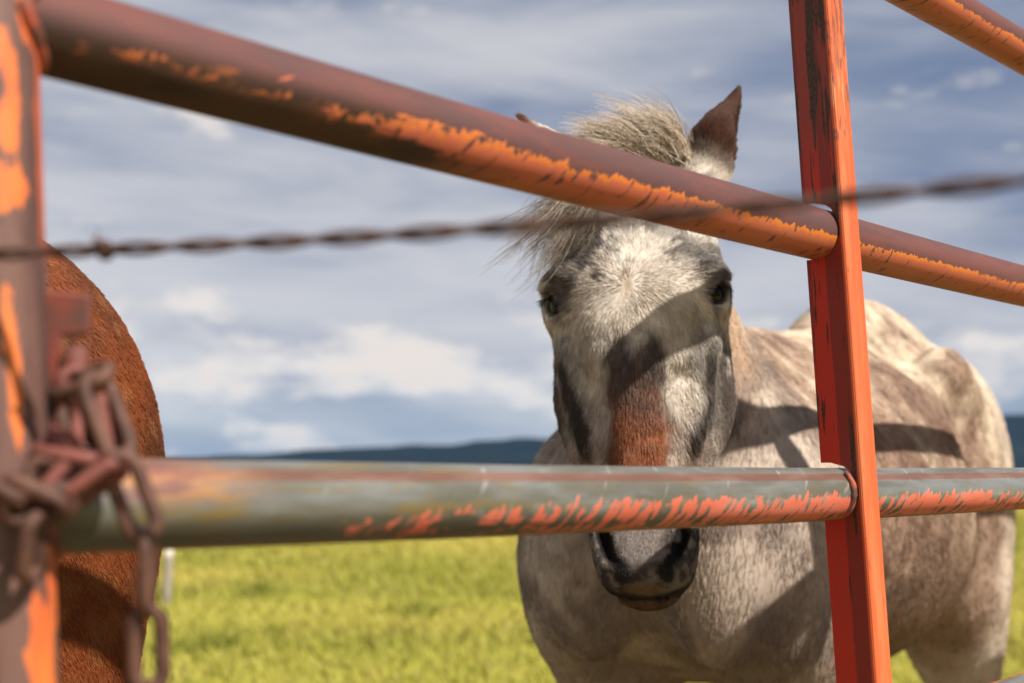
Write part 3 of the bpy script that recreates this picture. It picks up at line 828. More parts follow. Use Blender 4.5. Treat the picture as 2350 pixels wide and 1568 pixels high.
def head_fn(P):
    q = P - HE; l, D, Fv = np.abs(q @ hR), q @ hD, q @ hF
    fi = np.clip((D - Dk[0]) / (Dk[-1] - Dk[0]) * (ND - 1), 0, ND - 1.001); i = fi.astype(int); w = fi - i
    fc = FC[i] * (1 - w) + FC[i + 1] * w
    r = np.hypot(l, Fv - fc); aa = np.arctan2(l, Fv - fc) / math.pi * (NA - 1); aa = np.clip(aa, 0, NA - 1.001); j = aa.astype(int); v = aa - j
    rho = (TAB[i, j] * (1 - v) + TAB[i, j + 1] * v) * (1 - w) + (TAB[i + 1, j] * (1 - v) + TAB[i + 1, j + 1] * v) * w
    g = r - rho
    out = np.maximum(np.maximum(Dk[0] - D, D - Dk[-1]), 0)
    return np.where(out > 0, np.hypot(np.maximum(g, 0), out), g)

HAX = np.stack([hR, hD, hF])
def hax(rot_deg, about=2):
    m_ = np.array(Matrix.Rotation(R(rot_deg), 3, 'XYZ'[about])); return m_.T @ HAX

G_FWD = (-0.50, -0.866); G_ORG = (0.535, 2.70, 0.0); G_SC = 0.95
GM = local_frame(G_FWD, G_ORG)
GM_INV = np.linalg.inv(GM)
head_lo, head_hi = HE - 0.47, HE + 0.5
gx = grid_axis(-0.45, 1.75, [(HE[0] - 0.16, HE[0] + 0.18)], 0.0042, 0.016)
gy = grid_axis(1.25, 3.95, [(1.50, 1.80)], 0.0042, 0.016)
gz = grid_axis(-0.04, 1.70, [(HE[2] - 0.42, HE[2] + 0.26)], 0.0042, 0.016)
F = Field(gx, gy, gz)
LG = torso(F, GM, G_SC, wd=0.12)
# neck
poll = HP(0, -0.12, -0.15); throat = HP(0, 0.02, -0.22)
w0, c0, t0 = LG((0.42, 0, 1.25)), LG((0.52, 0, 1.16)), LG((0.60, 0, 1.06))
F.cone(w0, poll, 0.085, 0.058, 0.07); F.cone(c0, (poll + throat) / 2, 0.155, 0.075, 0.07); F.cone(t0, throat, 0.140, 0.070, 0.07)
# head
sl_ = F.box(HE - 0.5, HE + 0.5)
Hf = Field(F.xs[sl_[0]], F.ys[sl_[1]], F.zs[sl_[2]])
Hf.f = head_fn(Hf.pts((slice(None),) * 3)).astype(np.float32)
EYES = {}
for s_, px_, py_ in ((-1, 1273, 702), (1, 1645, 675)):
    ld = hp(px_, py_, -0.055); EYES[s_] = ld
EYE_AX = {}
for s_ in (-1, 1):
    ey = EYES[s_][1]
    Hf.ell(HP(0.088 * s_, ey - 0.030, -0.040), hax(20 * s_), (0.028, 0.014, 0.026), 0.030)            # brow
    Hf.ell(HP(0.094 * s_, ey + 0.002, -0.066), HAX, (0.021, 0.028, 0.034), 0.026)                     # orbit
    Hf.ell(HP(0.090 * s_, ey - 0.080, -0.045), hax(-12 * s_), (0.016, 0.026, 0.020), 0.030, 'sub')      # hollow above the eye
    Hf.cone(HP(0.083 * s_, ey + 0.060, -0.052), HP(0.066 * s_, 0.165, -0.040), 0.014, 0.009, 0.030)       # facial crest
    Hf.cone(HP(0.055 * s_, 0.10, -0.012), HP(0.047 * s_, 0.22, -0.016), 0.008, 0.010, 0.030, 'sub')    # hollow beside the nose bone
    Hf.ell(HP(0.045 * s_, 0.288, -0.022), hax(14 * s_), (0.018, 0.038, 0.024), 0.022)                   # nostril wing
    Hf.ell(HP(0.036 * s_, 0.318, -0.040), HAX, (0.014, 0.026, 0.034), 0.025)
    Hf.ell(HP(0.0445 * s_, 0.290, 0.004), hax(17 * s_), (0.0088, 0.027, 0.022), 0.007, 'sub')           # nostril
    Hf.ell(HP(0.034 * s_, 0.313, 0.002), hax(48 * s_), (0.0065, 0.014, 0.014), 0.008, 'sub')
    EC = HP(0.0880 * s_, ey, -0.0585); eo = 0.62 * s_ * hR + 0.785 * hF; et = -0.785 * s_ * hR + 0.62 * hF; ed = hD
    tl_ = 0.35; e1, e2 = et * math.cos(tl_) - ed * math.sin(tl_) * -1.0, ed * math.cos(tl_) - et * math.sin(tl_)
    EYE_AX[s_] = (EC, eo, e1, e2)
    Hf.ell(EC + eo * 0.017, np.stack([e1, e2, eo]), (0.0205, 0.0180, 0.017), 0.005, 'sub')        # eye opening
Hf.ell(HP(0, 0.322, -0.030), HAX, (0.041, 0.034, 0.036), 0.030)                                          # upper lip
Hf.ell(HP(0, 0.352, -0.054), HAX, (0.037, 0.0165, 0.034), 0.004)                                          # lower lip
Hf.ell(HP(0, 0.330, -0.095), HAX, (0.036, 0.032, 0.030), 0.030)                                          # chin
mp = [HP(0.052 * q, 0.345 - 0.017 * q * q, -0.030 - 0.060 * q * q + 0.006) for q in np.linspace(-1, 1, 13)]
for i in range(12): Hf.cone(mp[i] - hD * 0 + hD * 0.012, mp[i + 1] + hD * 0.012, 0.0032, 0.0032, 0.004, 'sub')     # mouth line
F.f[sl_] = np.where(True, F.f[sl_], 0)
k_ = 0.05; f_, g_ = F.f[sl_], Hf.f; h_ = np.maximum(k_ - np.abs(f_ - g_), 0) / k_; F.f[sl_] = np.minimum(f_, g_) - h_ * h_ * k_ * 0.25
# ears: right-hand one pricked, the other laid out sideways
def ear(base, tip, face, r0):
    base, tip = np.asarray(base), np.asarray(tip); d_ = norm(tip - base); L_ = np.linalg.norm(tip - base)
    f_ = norm(face - d_ * np.dot(face, d_)); s_ = np.cross(d_, f_)
    AX = np.stack([s_, f_, d_])
    F.cone(base - d_ * 0.03, base + d_ * L_ * 0.25, r0 * 0.95, r0, 0.03)
    F.ell(base + d_ * L_ * 0.40, AX, (r0 * 1.08, r0 * 0.72, L_ * 0.36), 0.02)
    F.cone(base + d_ * L_ * 0.55, tip, r0 * 0.62, 0.0055, 0.012)
    F.ell(base + d_ * L_ * 0.46 + f_ * r0 * 0.72, AX, (r0 * 0.60, r0 * 0.55, L_ * 0.36), 0.010, 'sub')
ear(at(1622, 382, 1.83), at(1694, 208, 1.845), norm(cF * 0.25 + cR * 0.95 - cU * 0.1), 0.034)
ear(at(1352, 428, 1.83), at(1194, 268, 1.86), norm(cF * 0.4 - cU * 0.9), 0.027)
V, Q = surface_nets(F); V = smooth_mesh(V, Q, 1, 0.5); N = vert_normals(V, Q)
print('grey horse', F.f.shape, len(V))

def ell2(l, D, c_, r, rot=0.0):
    """soft elliptical mask in head coordinates, 1 at the centre"""
    x, y = l - c_[0], D - c_[1]; ca_, sa_ = math.cos(R(rot)), math.sin(R(rot))
    x, y = ca_ * x + sa_ * y, -sa_ * x + ca_ * y
    return np.sqrt((x / r[0])**2 + (y / r[1])**2)

def grey_coat(P):
    """coat colour by place on the animal, with some shade painted in"""
    q = P - HE; l, D, Fv = q @ hR, q @ hD, q @ hF
    loc = P @ GM_INV[:3, :3].T + GM_INV[:3, 3]
    n1 = fbm(P, 14.0, 3); n2 = fbm(P, 45.0, 3, 5.0); n3 = fbm(P, 5.0, 3, 9.0)
    cream, tan, grey, dark = (0.56, 0.465, 0.355), (0.345, 0.245, 0.182), (0.23, 0.205, 0.19), (0.060, 0.050, 0.046)
    # body: cream on top and quarters, roan brown barrel, grey chest
    body = lerp3(cream, tan, sstep(n1 * 0.6 + n3 * 0.6 - (loc[:, 2] - 1.16) * 0.9, 0.46, 0.68))
    roan = sstep(n3 * 0.6 + n2 * 0.4 - np.abs(loc[:, 0] - 0.02) * 0.30 - np.abs(loc[:, 2] - 1.02) * 0.75, 0.26, 0.48)
    n5 = fbm(P, 28.0, 3, 12.0); body = lerp3(body, (0.190, 0.116, 0.084), np.clip(roan * 0.55 + roan * sstep(n5, 0.42, 0.60) * 0.45, 0, 1)); body = lerp3(body, (0.19, 0.135, 0.10), sstep(n5 * 0.6 + n1 * 0.4, 0.52, 0.66) * 0.55)
    chest = sstep(loc[:, 0], 0.42, 0.60) * sstep(1.40 - loc[:, 2], 0.0, 0.25)
    body = lerp3(body, lerp3((0.42, 0.355, 0.30), (0.22, 0.18, 0.155), sstep(n1, 0.38, 0.62)), chest * 0.85)
    hipw = sstep(-loc[:, 0], 0.48, 0.58)
    body = lerp3(body, (0.60, 0.52, 0.43), hipw * 0.8)
    sp_ = sstep(vnoise(P * 17.0 + 3.3), 0.86, 0.92) * sstep(loc[:, 2], 1.15, 1.22) * sstep(-loc[:, 0], 0.1, 0.3)
    body = lerp3(body, dark, sp_ * 0.8)
    neck = sstep(loc[:, 0], 0.55, 0.70) * sstep(loc[:, 2], 1.14, 1.24)
    body = lerp3(body, (0.40, 0.27, 0.175), neck * 0.8)
    legs = sstep(0.62 - loc[:, 2], 0.0, 0.2)
    body = lerp3(body, (0.10, 0.08, 0.07), legs * 0.7)
    body = body * np.array((0.99, 0.99, 0.99))
    # head
    h = lerp3((0.68, 0.625, 0.55), (0.55, 0.49, 0.42), sstep(n2, 0.42, 0.68))
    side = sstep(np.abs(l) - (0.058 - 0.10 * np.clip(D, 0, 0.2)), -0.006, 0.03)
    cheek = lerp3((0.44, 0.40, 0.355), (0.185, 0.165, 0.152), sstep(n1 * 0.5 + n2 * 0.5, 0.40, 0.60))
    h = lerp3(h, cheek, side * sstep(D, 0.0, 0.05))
    low = sstep(D, 0.12, 0.19)
    h = lerp3(h, lerp3((0.42, 0.33, 0.265), (0.30, 0.215, 0.165), sstep(n2, 0.42, 0.6)), low * 0.7)
    n4 = fbm(P, 120.0, 3, 6.0); h = lerp3(h, (0.20, 0.175, 0.16), sstep(n4, 0.53, 0.68) * (0.22 + 0.55 * side))
    # grey patches round the crown and temples
    w = (n2 - 0.5) * 0.9 + (n1 - 0.5) * 0.5 + (n4 - 0.5) * 0.9
    for c_, r, ro, am in ((hp(1325, 560), (.052, .040), 35, .95), (hp(1300, 610), (.030, .040), 0, .75), (hp(1585, 560), (.036, .028), -30, .8),
                          (hp(1632, 600), (.024, .036), 0, .8), (hp(1520, 520), (.018, .026), -35, .6), (hp(1420, 505), (.05, .020), 0, .5),
                          (hp(1285, 660), (.020, .024), 0, .7), (hp(1650, 640), (.016, .02), 0, .5)):
        h = lerp3(h, (0.080, 0.070, 0.066), (1 - sstep(ell2(l, D, c_, r, ro) + w * 1.6, 0.62, 1.05)) * am)
    whorl = 1 - sstep(ell2(l, D, hp(1442, 655), (.007, .013)), 0.2, 1.5); h = lerp3(h, (0.26, 0.19, 0.125), whorl * 0.85)
    # dark stripes along the facial crests and jaw
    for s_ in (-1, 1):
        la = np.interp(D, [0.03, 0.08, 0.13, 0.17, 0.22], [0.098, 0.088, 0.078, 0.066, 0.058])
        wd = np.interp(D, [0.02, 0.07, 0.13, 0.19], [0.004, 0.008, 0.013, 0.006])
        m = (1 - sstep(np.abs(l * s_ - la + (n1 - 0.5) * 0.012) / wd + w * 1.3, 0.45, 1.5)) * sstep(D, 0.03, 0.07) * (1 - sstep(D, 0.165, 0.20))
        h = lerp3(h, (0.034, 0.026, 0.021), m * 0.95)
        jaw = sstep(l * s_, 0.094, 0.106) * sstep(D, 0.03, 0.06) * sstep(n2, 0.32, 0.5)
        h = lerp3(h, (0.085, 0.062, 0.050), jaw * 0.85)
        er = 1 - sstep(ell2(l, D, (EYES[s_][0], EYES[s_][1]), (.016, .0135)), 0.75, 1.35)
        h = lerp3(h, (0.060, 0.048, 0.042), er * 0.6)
    # brown blaze
    cx = np.interp(D, [0.03, 0.09, 0.14, 0.20, 0.26], [hp(1456, 760)[0], hp(1457, 850)[0], hp(1460, 930)[0], hp(1466, 1040)[0], hp(1474, 1140)[0]])
    hw = np.interp(D, [0.020, 0.045, 0.07, 0.10, 0.15, 0.18, 0.22, 0.25], [0.012, 0.033, 0.037, 0.038, 0.045, 0.042, 0.027, 0.016])
    top = 0.045 - 0.020 * np.abs(l - cx) / 0.03
    bz = (1 - sstep(np.abs(l - cx) / hw + w * 0.42 + (fbm(P, 26.0, 2, 1.0) - 0.5) * 0.8, 0.62, 1.20)) * sstep(D + w * 0.035, top - 0.008, top + 0.022) * (1 - sstep(D, 0.24, 0.28)) * sstep(Fv, -0.05, -0.02)
    blz = lerp3((0.070, 0.054, 0.049), (0.245, 0.074, 0.025), sstep(D + (n2 - 0.5) * 0.06, 0.075, 0.175)); blz = lerp3(blz, (0.34, 0.22, 0.15), sstep(n4, 0.56, 0.70) * 0.35)  # blaze top greyed: the rail's cast shadow painted into the coat
    blz = lerp3(blz, (0.07, 0.035, 0.022), sstep(np.abs(l - cx) / hw, 0.55, 0.95) * 0.55)
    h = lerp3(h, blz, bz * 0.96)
    wp = (1 - sstep(ell2(l, D, hp(1578, 900), (.020, .040), 8) + w * 0.5, 0.5, 1.2)); h = lerp3(h, (0.66, 0.60, 0.52), wp * (1 - bz) * 0.7)
    # muzzle
    mz = sstep(D + (n2 - 0.5) * 0.03, 0.225, 0.262)
    muz = lerp3((0.185, 0.160, 0.142), (0.055, 0.046, 0.041), sstep(fbm(P, 130.0, 3, 2.0), 0.38, 0.62))
    pale = (1 - sstep(ell2(l, D, (0.0, 0.275), (.030, .042)) + w * 0.5, 0.6, 1.2)); muz = lerp3(muz, (0.22, 0.188, 0.170), pale * 0.8)
    for c_ in ((-0.026, 0.328), (0.026, 0.328)): muz = lerp3(muz, (0.018, 0.015, 0.014), 1 - sstep(ell2(l, D, c_, (.011, .015)), 0.6, 1.2))
    lip = (1 - sstep(ell2(l, D, (0, 0.346), (.028, .008)), 0.5, 1.2)); muz = lerp3(muz, (0.16, 0.105, 0.045), lip * 0.8)
    muz = lerp3(muz, lerp3((0.055, 0.036, 0.022), (0.12, 0.060, 0.033), sstep(n2, 0.45, 0.6)), sstep(D + 5.0 * l * l, 0.356, 0.359) * 0.9)
    ml = 1 - sstep(np.abs(D - (0.3565 - 5.0 * l * l)), 0.001, 0.0042); muz = lerp3(muz, (0.010, 0.008, 0.007), ml * 0.9)
    h = lerp3(h, muz, mz)
    for s_ in (-1, 1):
        nh = np.minimum(ell2(l, D, (0.0445 * s_, 0.290), (.0098, .028), 17 * s_), ell2(l, D, (0.034 * s_, 0.313), (.0075, .014), 48 * s_))
        h = lerp3(h, (0.008, 0.006, 0.006), (1 - sstep(nh, 0.85, 1.15)) * sstep(Fv, -0.05, -0.03))
    # ears
    e1 = np.linalg.norm(P - at(1625, 365, 1.83), axis=1); up_ = (P - at(1612, 385, 1.83)) @ norm(at(1693, 210, 1.845) - at(1612, 385, 1.83))
    ear_c = lerp3((0.19, 0.15, 0.125), (0.050, 0.019, 0.010), sstep(up_ + (n2 - 0.5) * 0.03, 0.004, 0.034))
    isr = sstep(up_, -0.01, 0.01) * sstep(l, 0.03, 0.05) * (Fv > -0.2)
    h = lerp3(h, ear_c, isr)
    isl = sstep(-l, 0.11, 0.125) * sstep(-D, 0.10, 0.13); h = lerp3(h, (0.16, 0.075, 0.04), isl)
    wh = sstep(Fv, -0.30, -0.20) * (D < 0.45) * (np.abs(l) < 0.3)
    return np.clip(lerp3(body, h, np.clip(wh, 0, 1)), 0.004, 0.9)

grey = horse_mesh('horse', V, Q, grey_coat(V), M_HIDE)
tag(grey, 'pale flea-bitten grey horse with a brown blaze facing the camera behind the gate', 'horse')

# eyes
M_EYE, t, b = material('dark_horse_eye')
tcn = t.new('ShaderNodeTexCoord'); n = t.noise(tcn.outputs['Object'], 60.0, 3.0)
t.put(b.inputs['Base Color'], t.mix(n, (0.003, 0.002, 0.002), (0.012, 0.006, 0.004)))
b.inputs['Roughness'].default_value = 0.10; b.inputs['Specular IOR Level'].default_value = 0.22
def sphere_vf(c_, ax_, r, nu=28, nv=18):
    V_, F_ = [], []
    for i in range(nv + 1):
        ph = math.pi * i / nv
        for j in range(nu):
            th_ = 2 * math.pi * j / nu
            V_.append(c_ + ax_[0] * r[0] * math.sin(ph) * math.cos(th_) + ax_[1] * r[1] * math.cos(ph) + ax_[2] * r[2] * math.sin(ph) * math.sin(th_))
    for i in range(nv):
        for j in range(nu): F_.append((i * nu + j, i * nu + (j + 1) % nu, (i + 1) * nu + (j + 1) % nu, (i + 1) * nu + j))
    return np.array(V_), F_
for s_ in (-1, 1):
    EC, eo, e1, e2 = EYE_AX[s_]
    eyeb = link('eye', join_mesh('eye', [sphere_vf(EC, np.stack([e1, e2, eo]), (0.0225, 0.0220, 0.0215))]), M_EYE, grey)
    parts = []
    for up_, rmax in ((1, 0.0042), (-1, 0.0026)):
        ph = np.linspace(-0.08, math.pi + 0.08, 15)
        P_ = [EC + eo * (0.0155 - 0.0035 * math.cos(q) ** 2) + e1 * 0.0208 * math.cos(q) - e2 * up_ * (0.0150 if up_ > 0 else 0.0155) * math.sin(q) for q in ph]
        parts.append(torus_path(P_, 0.0012 + (rmax - 0.0012) * np.sin(np.clip(ph, 0, math.pi)), 8, False))
    me = join_mesh('eyelid', parts)
    lm_, tt, bb = material('eyelid_skin'); n_ = tt.noise(tt.new('ShaderNodeTexCoord').outputs['Object'], 200.0, 3.0)
    tt.put(bb.inputs['Base Color'], tt.mix(n_, (0.03, 0.025, 0.022), (0.075, 0.062, 0.054))); bb.inputs['Roughness'].default_value = 0.6
    link('eyelid', me, lm_, eyeb)

# coat hair
qc = V[Q].mean(1); qn = N[Q].mean(1)
pxx, pyy, pz = project(qc)
facing = ((np.array((0, 0, CAM_H)) - qc) * qn).sum(1) / np.linalg.norm(qc - np.array((0, 0, CAM_H)), axis=1)
qh = qc - HE; hl, hDv, hFv = qh @ hR, qh @ hD, qh @ hF
eye_d = np.minimum(*[np.linalg.norm(qc - HP(0.104 * s_, EYES[s_][1], -0.052), axis=1) for s_ in (-1, 1)])
isH = (hFv > -0.25) & (hDv < 0.40) & (np.abs(hl) < 0.30)
wt_h = isH * (facing > -0.45) * (hDv < 0.385) * (eye_d > 0.021)
hcount = 190000
Pp, Nn = sample(V, Q, N, wt_h.astype(float), hcount)
q = Pp - HE; l, D, Fv = q @ hR, q @ hD, q @ hF
wl_ = hp(1442, 655)
rad_ = np.stack([l - wl_[0], D - wl_[1]], 1); rr_ = np.linalg.norm(rad_, axis=1)[:, None]; rad_ = rad_ / (rr_ + 1e-6)
down = np.stack([np.sign(l) * 0.35 * sstep(np.abs(l), 0.02, 0.07), np.ones_like(l)], 1)
kk = np.clip(rr_ / 0.11, 0, 1) * sstep(D - wl_[1], -0.004, 0.05)[:, None]
fl = rad_ * (1 - kk) + down * kk
flow = hR[None] * fl[:, :1] + hD[None] * fl[:, 1:]
mzl = sstep(D, 0.215, 0.27)
ln = (0.0100 * (1 - mzl) + 0.0042 * mzl) * (1 - 0.5 * (eye_d.min() * 0 + 1) * 0)
ln = ln * (0.75 + 0.5 * sstep(D, -0.2, 0.1) * (1 - mzl))
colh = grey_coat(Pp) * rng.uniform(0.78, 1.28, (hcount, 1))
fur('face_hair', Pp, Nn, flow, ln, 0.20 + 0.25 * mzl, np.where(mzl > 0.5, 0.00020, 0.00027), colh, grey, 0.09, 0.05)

wt_b = (~isH) * (facing > -0.35) * (pxx > 900) * (pxx < 3000) * (pyy < 2200) / np.maximum(pz, 1)**2
bcount = 170000
Pp, Nn = sample(V, Q, N, wt_b, bcount)
loc = Pp @ GM_INV[:3, :3].T + GM_INV[:3, 3]
fw = GM[:3, 0]; flow = -fw[None] * (0.45 - 0.7 * sstep(loc[:, 0], 0.5, 0.62))[:, None] + np.array((0, 0, -1.0))[None]
colb = grey_coat(Pp) * rng.uniform(0.80, 1.25, (bcount, 1))
fur('body_hair', Pp, Nn, flow, np.full(bcount, 0.014), np.full(bcount, 0.16), np.full(bcount, 0.00055), colb, grey, 0.08, 0.06, 30.0)

# forelock and mane: long strands blown to the left of the picture
def strands(name, roots, dirs, lens, wid, cols, parent, curl=0.02, k=9, droop=0.0, wind=(0, 0, 0)):
    n = len(roots); P = np.zeros((n, k, 3)); P[:, 0] = roots
    d_ = np.asarray(dirs, float); d_ /= np.linalg.norm(d_, axis=1)[:, None]
    for i in range(1, k):
        nz = np.stack([fbm(P[:, i - 1], 22.0, 2, 4.0 * c_) - 0.5 for c_ in range(3)], 1)
        d_ = d_ + nz * curl * 10 + np.array(wind) * (i / k) + np.array((0, 0, -droop)) * (i / k) + rng.normal(0, curl, (n, 3))
        d_ /= np.linalg.norm(d_, axis=1)[:, None]
        P[:, i] = P[:, i - 1] + d_ * (lens / (k - 1))[:, None]
    rad = wid[:, None] * np.linspace(1, 0.25, k)[None]
    return curves(name, P, rad, cols, parent, M_FUR)
def tuft(n, p0, p1, Z, d0, d1, L0, L1, spread=0.16, clumps=60):
    """roots between two pixels, directions from d0 (at p0) to d1 (at p1) given in picture right/up/towards; strands gather in clumps"""
    c_ = rng.integers(0, clumps, n); tk = rng.random(clumps); dk = rng.normal(0, spread, (clumps, 3)); lk = rng.uniform(0.65, 1.35, clumps) * np.where(rng.random(clumps) < 0.15, 1.3, 1.0)
    t_ = np.clip(tk[c_] + rng.normal(0, 0.025, n), 0, 1)
    x = p0[0] + (p1[0] - p0[0]) * t_ + rng.normal(0, 7, n); y = p0[1] + (p1[1] - p0[1]) * t_ + rng.normal(0, 9, n)
    z = Z + rng.normal(0, 0.012, n)
    roots = np.array([at(a_, b_, c2) for a_, b_, c2 in zip(x, y, z)])
    dd = np.asarray(d0)[None] * (1 - t_)[:, None] + np.asarray(d1)[None] * t_[:, None] + dk[c_] + rng.normal(0, 0.07, (n, 3))
    dirs = dd[:, :1] * cR + dd[:, 1:2] * cU + dd[:, 2:] * cF
    return roots, dirs, (L0 + (L1 - L0) * t_) * lk[c_] * rng.uniform(0.7, 1.1, n)
def strand_col(n, c1, c2): return lerp3(c1, c2, rng.random(n)) * rng.uniform(0.75, 1.25, (n, 1))
r1, d1, l1 = tuft(3200, (1395, 372), (1580, 352), 1.82, (-0.80, 0.60, 0.1), (-0.30, 0.95, 0.15), 0.062, 0.070, 0.26, 90)
strands('forelock', r1, d1, l1, np.full(3200, 0.00040), strand_col(3200, (0.84, 0.76, 0.64), (0.20, 0.13, 0.085)), grey, 0.024, 9, 0.02, (-0.38, 0.0, -0.10))
r1, d1, l1 = tuft(520, (1290, 440), (1380, 480), 1.79, (-0.62, -0.60, 0.15), (-0.45, -0.80, 0.2), 0.100, 0.080, 0.26, 26)
strands('forelock', r1, d1, l1, np.full(520, 0.00034), strand_col(520, (0.33, 0.28, 0.22), (0.10, 0.08, 0.065)), grey, 0.020, 10, 0.22, (-0.28, 0, 0.0))
# mane lying on the far side of the neck
tt_ = rng.random(1500); base_ = w0[None] * (1 - tt_)[:, None] + poll[None] * tt_[:, None] + np.array((0, 0, 0.07)) + rng.normal(0, 0.012, (1500, 3))
strands('mane', base_, np.tile(-GM[:3, 1] + np.array((0, 0, 0.6)), (1500, 1)), rng.uniform(0.14, 0.24, 1500), np.full(1500, 0.0006), strand_col(1500, (0.40, 0.33, 0.26), (0.14, 0.11, 0.09)), grey, 0.015, 9, 0.7)
# eyelashes and whiskers
wr, wd_ = [], []
for s_ in (-1, 1):
    for q in np.linspace(-0.8, 0.8, 26):
        wr.append(HP(0.109 * s_, EYES[s_][1] - 0.010 + 0.008 * q * q, -0.055 - 0.018 * q)); wd_.append(hR * s_ * 0.8 + hF * 0.5 + hD * 0.35 + rng.normal(0, 0.15, 3))
strands('eyelashes', np.array(wr), np.array(wd_), np.full(len(wr), 0.018), np.full(len(wr), 0.0004), strand_col(len(wr), (0.03, 0.025, 0.02), (0.06, 0.05, 0.04)), grey, 0.01, 5, 0.2)
n = 90; la = rng.uniform(-0.05, 0.05, n); wr = HP(0, 0, 0) + la[:, None] * hR + (0.342 + rng.uniform(-0.02, 0.03, n))[:, None] * hD + (-0.03 - 6 * la**2 - rng.uniform(0, .04, n))[:, None] * hF
strands('whiskers', wr, np.sign(la)[:, None] * hR * 0.5 + hD * 0.8 + hF * 0.5 + rng.normal(0, 0.4, (n, 3)), rng.uniform(0.012, 0.036, n), np.full(n, 0.00012), strand_col(n, (0.20, 0.15, 0.09), (0.36, 0.28, 0.18)), grey, 0.03, 5, 0.3)
# tail
tr = LG((-0.90, 0, 1.24)); n = 1500
strands('tail', tr + rng.normal(0, 0.025, (n, 3)), np.tile(-fw * 0.9 + np.array((0, 0, -0.4)), (n, 1)), rng.uniform(0.5, 0.75, n), np.full(n, 0.001), strand_col(n, (0.35, 0.28, 0.22), (0.12, 0.09, 0.07)), grey, 0.008, 10, 0.8)

# ------------------------------------------------------------------ chestnut horse at the left edge
B_FWD = (-0.50, -0.866); B_SC = 0.95
B_ORG = (-0.977, 1.02, -0.005)
BM = local_frame(B_FWD, B_ORG); BM_INV = np.linalg.inv(BM)
bx = grid_axis(-2.6, -0.1, [(-0.75, -0.3)], 0.010, 0.022); by = grid_axis(-1.0, 2.3, [(1.3, 1.75)], 0.010, 0.022); bz_ = grid_axis(-0.04, 1.95, [(0.8, 1.45)], 0.010, 0.022)
F = Field(bx, by, bz_)
LB = torso(F, BM, B_SC)
for a_, b_, r1, r2 in (((0.42, 0, 1.30), (0.98, 0, 1.72), 0.13, 0.08), ((0.52, 0, 1.18), (0.95, 0, 1.62), 0.19, 0.10), ((0.60, 0, 1.08), (0.97, 0, 1.56), 0.15, 0.09),
                       ((0.98, 0, 1.66), (1.28, 0, 1.36), 0.115, 0.062), ((1.28, 0, 1.36), (1.38, 0, 1.24), 0.062, 0.058), ((1.02, 0, 1.56), (1.18, 0, 1.40), 0.11, 0.07)):
    F.cone(LB(a_), LB(b_), r1 * B_SC, r2 * B_SC, 0.07)
for s_ in (1, -1):
    F.cone(LB((0.96, 0.06 * s_, 1.76)), LB((1.00, 0.085 * s_, 1.92)), 0.032, 0.006, 0.03)
    F.ell(LB((1.08, 0.085 * s_, 1.60)), np.eye(3), (0.03, 0.03, 0.03), 0.03); F.ell(LB((1.37, 0.045 * s_, 1.27)), np.eye(3), (0.012, 0.012, 0.018), 0.01, 'sub')
Vb, Qb = surface_nets(F); Vb = smooth_mesh(Vb, Qb, 1, 0.5); Nb = vert_normals(Vb, Qb)
print('chestnut horse', F.f.shape, len(Vb))
def chestnut(P):
    n1 = fbm(P, 9.0, 3); n2 = fbm(P, 38.0, 3, 4.0)
    c_ = lerp3((0.215, 0.057, 0.016), (0.130, 0.039, 0.014), sstep(n1, 0.38, 0.62))
    lb = P @ BM_INV[:3, :3].T + BM_INV[:3, 3]
    c_ = lerp3(c_, (0.050, 0.026, 0.016), (1 - sstep(np.abs(lb[:, 1]) + (n2 - 0.5) * 0.05, 0.015, 0.05)) * sstep(lb[:, 2], 1.1, 1.3) * 0.9)
    c_ = lerp3(c_, (0.062, 0.034, 0.020), sstep(fbm(P, 5.5, 2, 31.0) + (n2 - 0.5) * 0.2, 0.54, 0.66) * 0.75)  # dark patches standing in for shadow, painted into the coat
    return lerp3(c_, (0.30, 0.125, 0.045), sstep(n2, 0.55, 0.72) * 0.5)
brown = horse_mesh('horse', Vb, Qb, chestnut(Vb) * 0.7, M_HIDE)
tag(brown, 'chestnut brown horse at the left edge, its rump showing beside the rusty end post', 'horse')
for s_ in (1, -1): link('eye', join_mesh('eye', [sphere_vf(LB((1.09, 0.108 * s_, 1.60)), np.eye(3), (0.02, 0.02, 0.02))]), M_EYE, brown)
qc = Vb[Qb].mean(1); qn = Nb[Qb].mean(1); pxx, pyy, pz = project(qc)
facing = ((np.array((0, 0, CAM_H)) - qc) * qn).sum(1) / np.linalg.norm(qc - np.array((0, 0, CAM_H)), axis=1)
wt_b = (facing > -0.4) * (pxx > -1900) * (pxx < 900) * (pyy < 2300) * (pyy > -500) * (pz > 0.5) * np.where((pxx > -300) & (pyy < 1700), 1.0, 0.35) / np.maximum(pz, 0.9)**2
n = 250000
Pp, Nn = sample(Vb, Qb, Nb, wt_b, n)
fw = BM[:3, 0]; flow = np.tile(-fw * 0.55 + np.array((0, 0, -1.0)), (n, 1))
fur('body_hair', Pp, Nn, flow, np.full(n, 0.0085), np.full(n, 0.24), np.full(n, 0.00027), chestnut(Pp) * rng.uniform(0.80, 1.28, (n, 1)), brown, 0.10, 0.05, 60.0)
tr = LB((-0.88, -0.03, 1.24)); n = 1500
strands('tail', tr + rng.normal(0, 0.02, (n, 3)), np.tile(-fw * 0.15 - BM[:3, 1] * 0.35 + np.array((0, 0, -0.9)), (n, 1)), rng.uniform(0.5, 0.75, n), np.full(n, 0.001), strand_col(n, (0.16, 0.05, 0.02), (0.09, 0.03, 0.015)), brown, 0.006, 10, 0.9)
tt_ = rng.random(1200); base_ = LB((0.34, 0, 1.44))[None] * (1 - tt_)[:, None] + LB((0.95, 0, 1.82))[None] * tt_[:, None] + rng.normal(0, 0.012, (1200, 3))
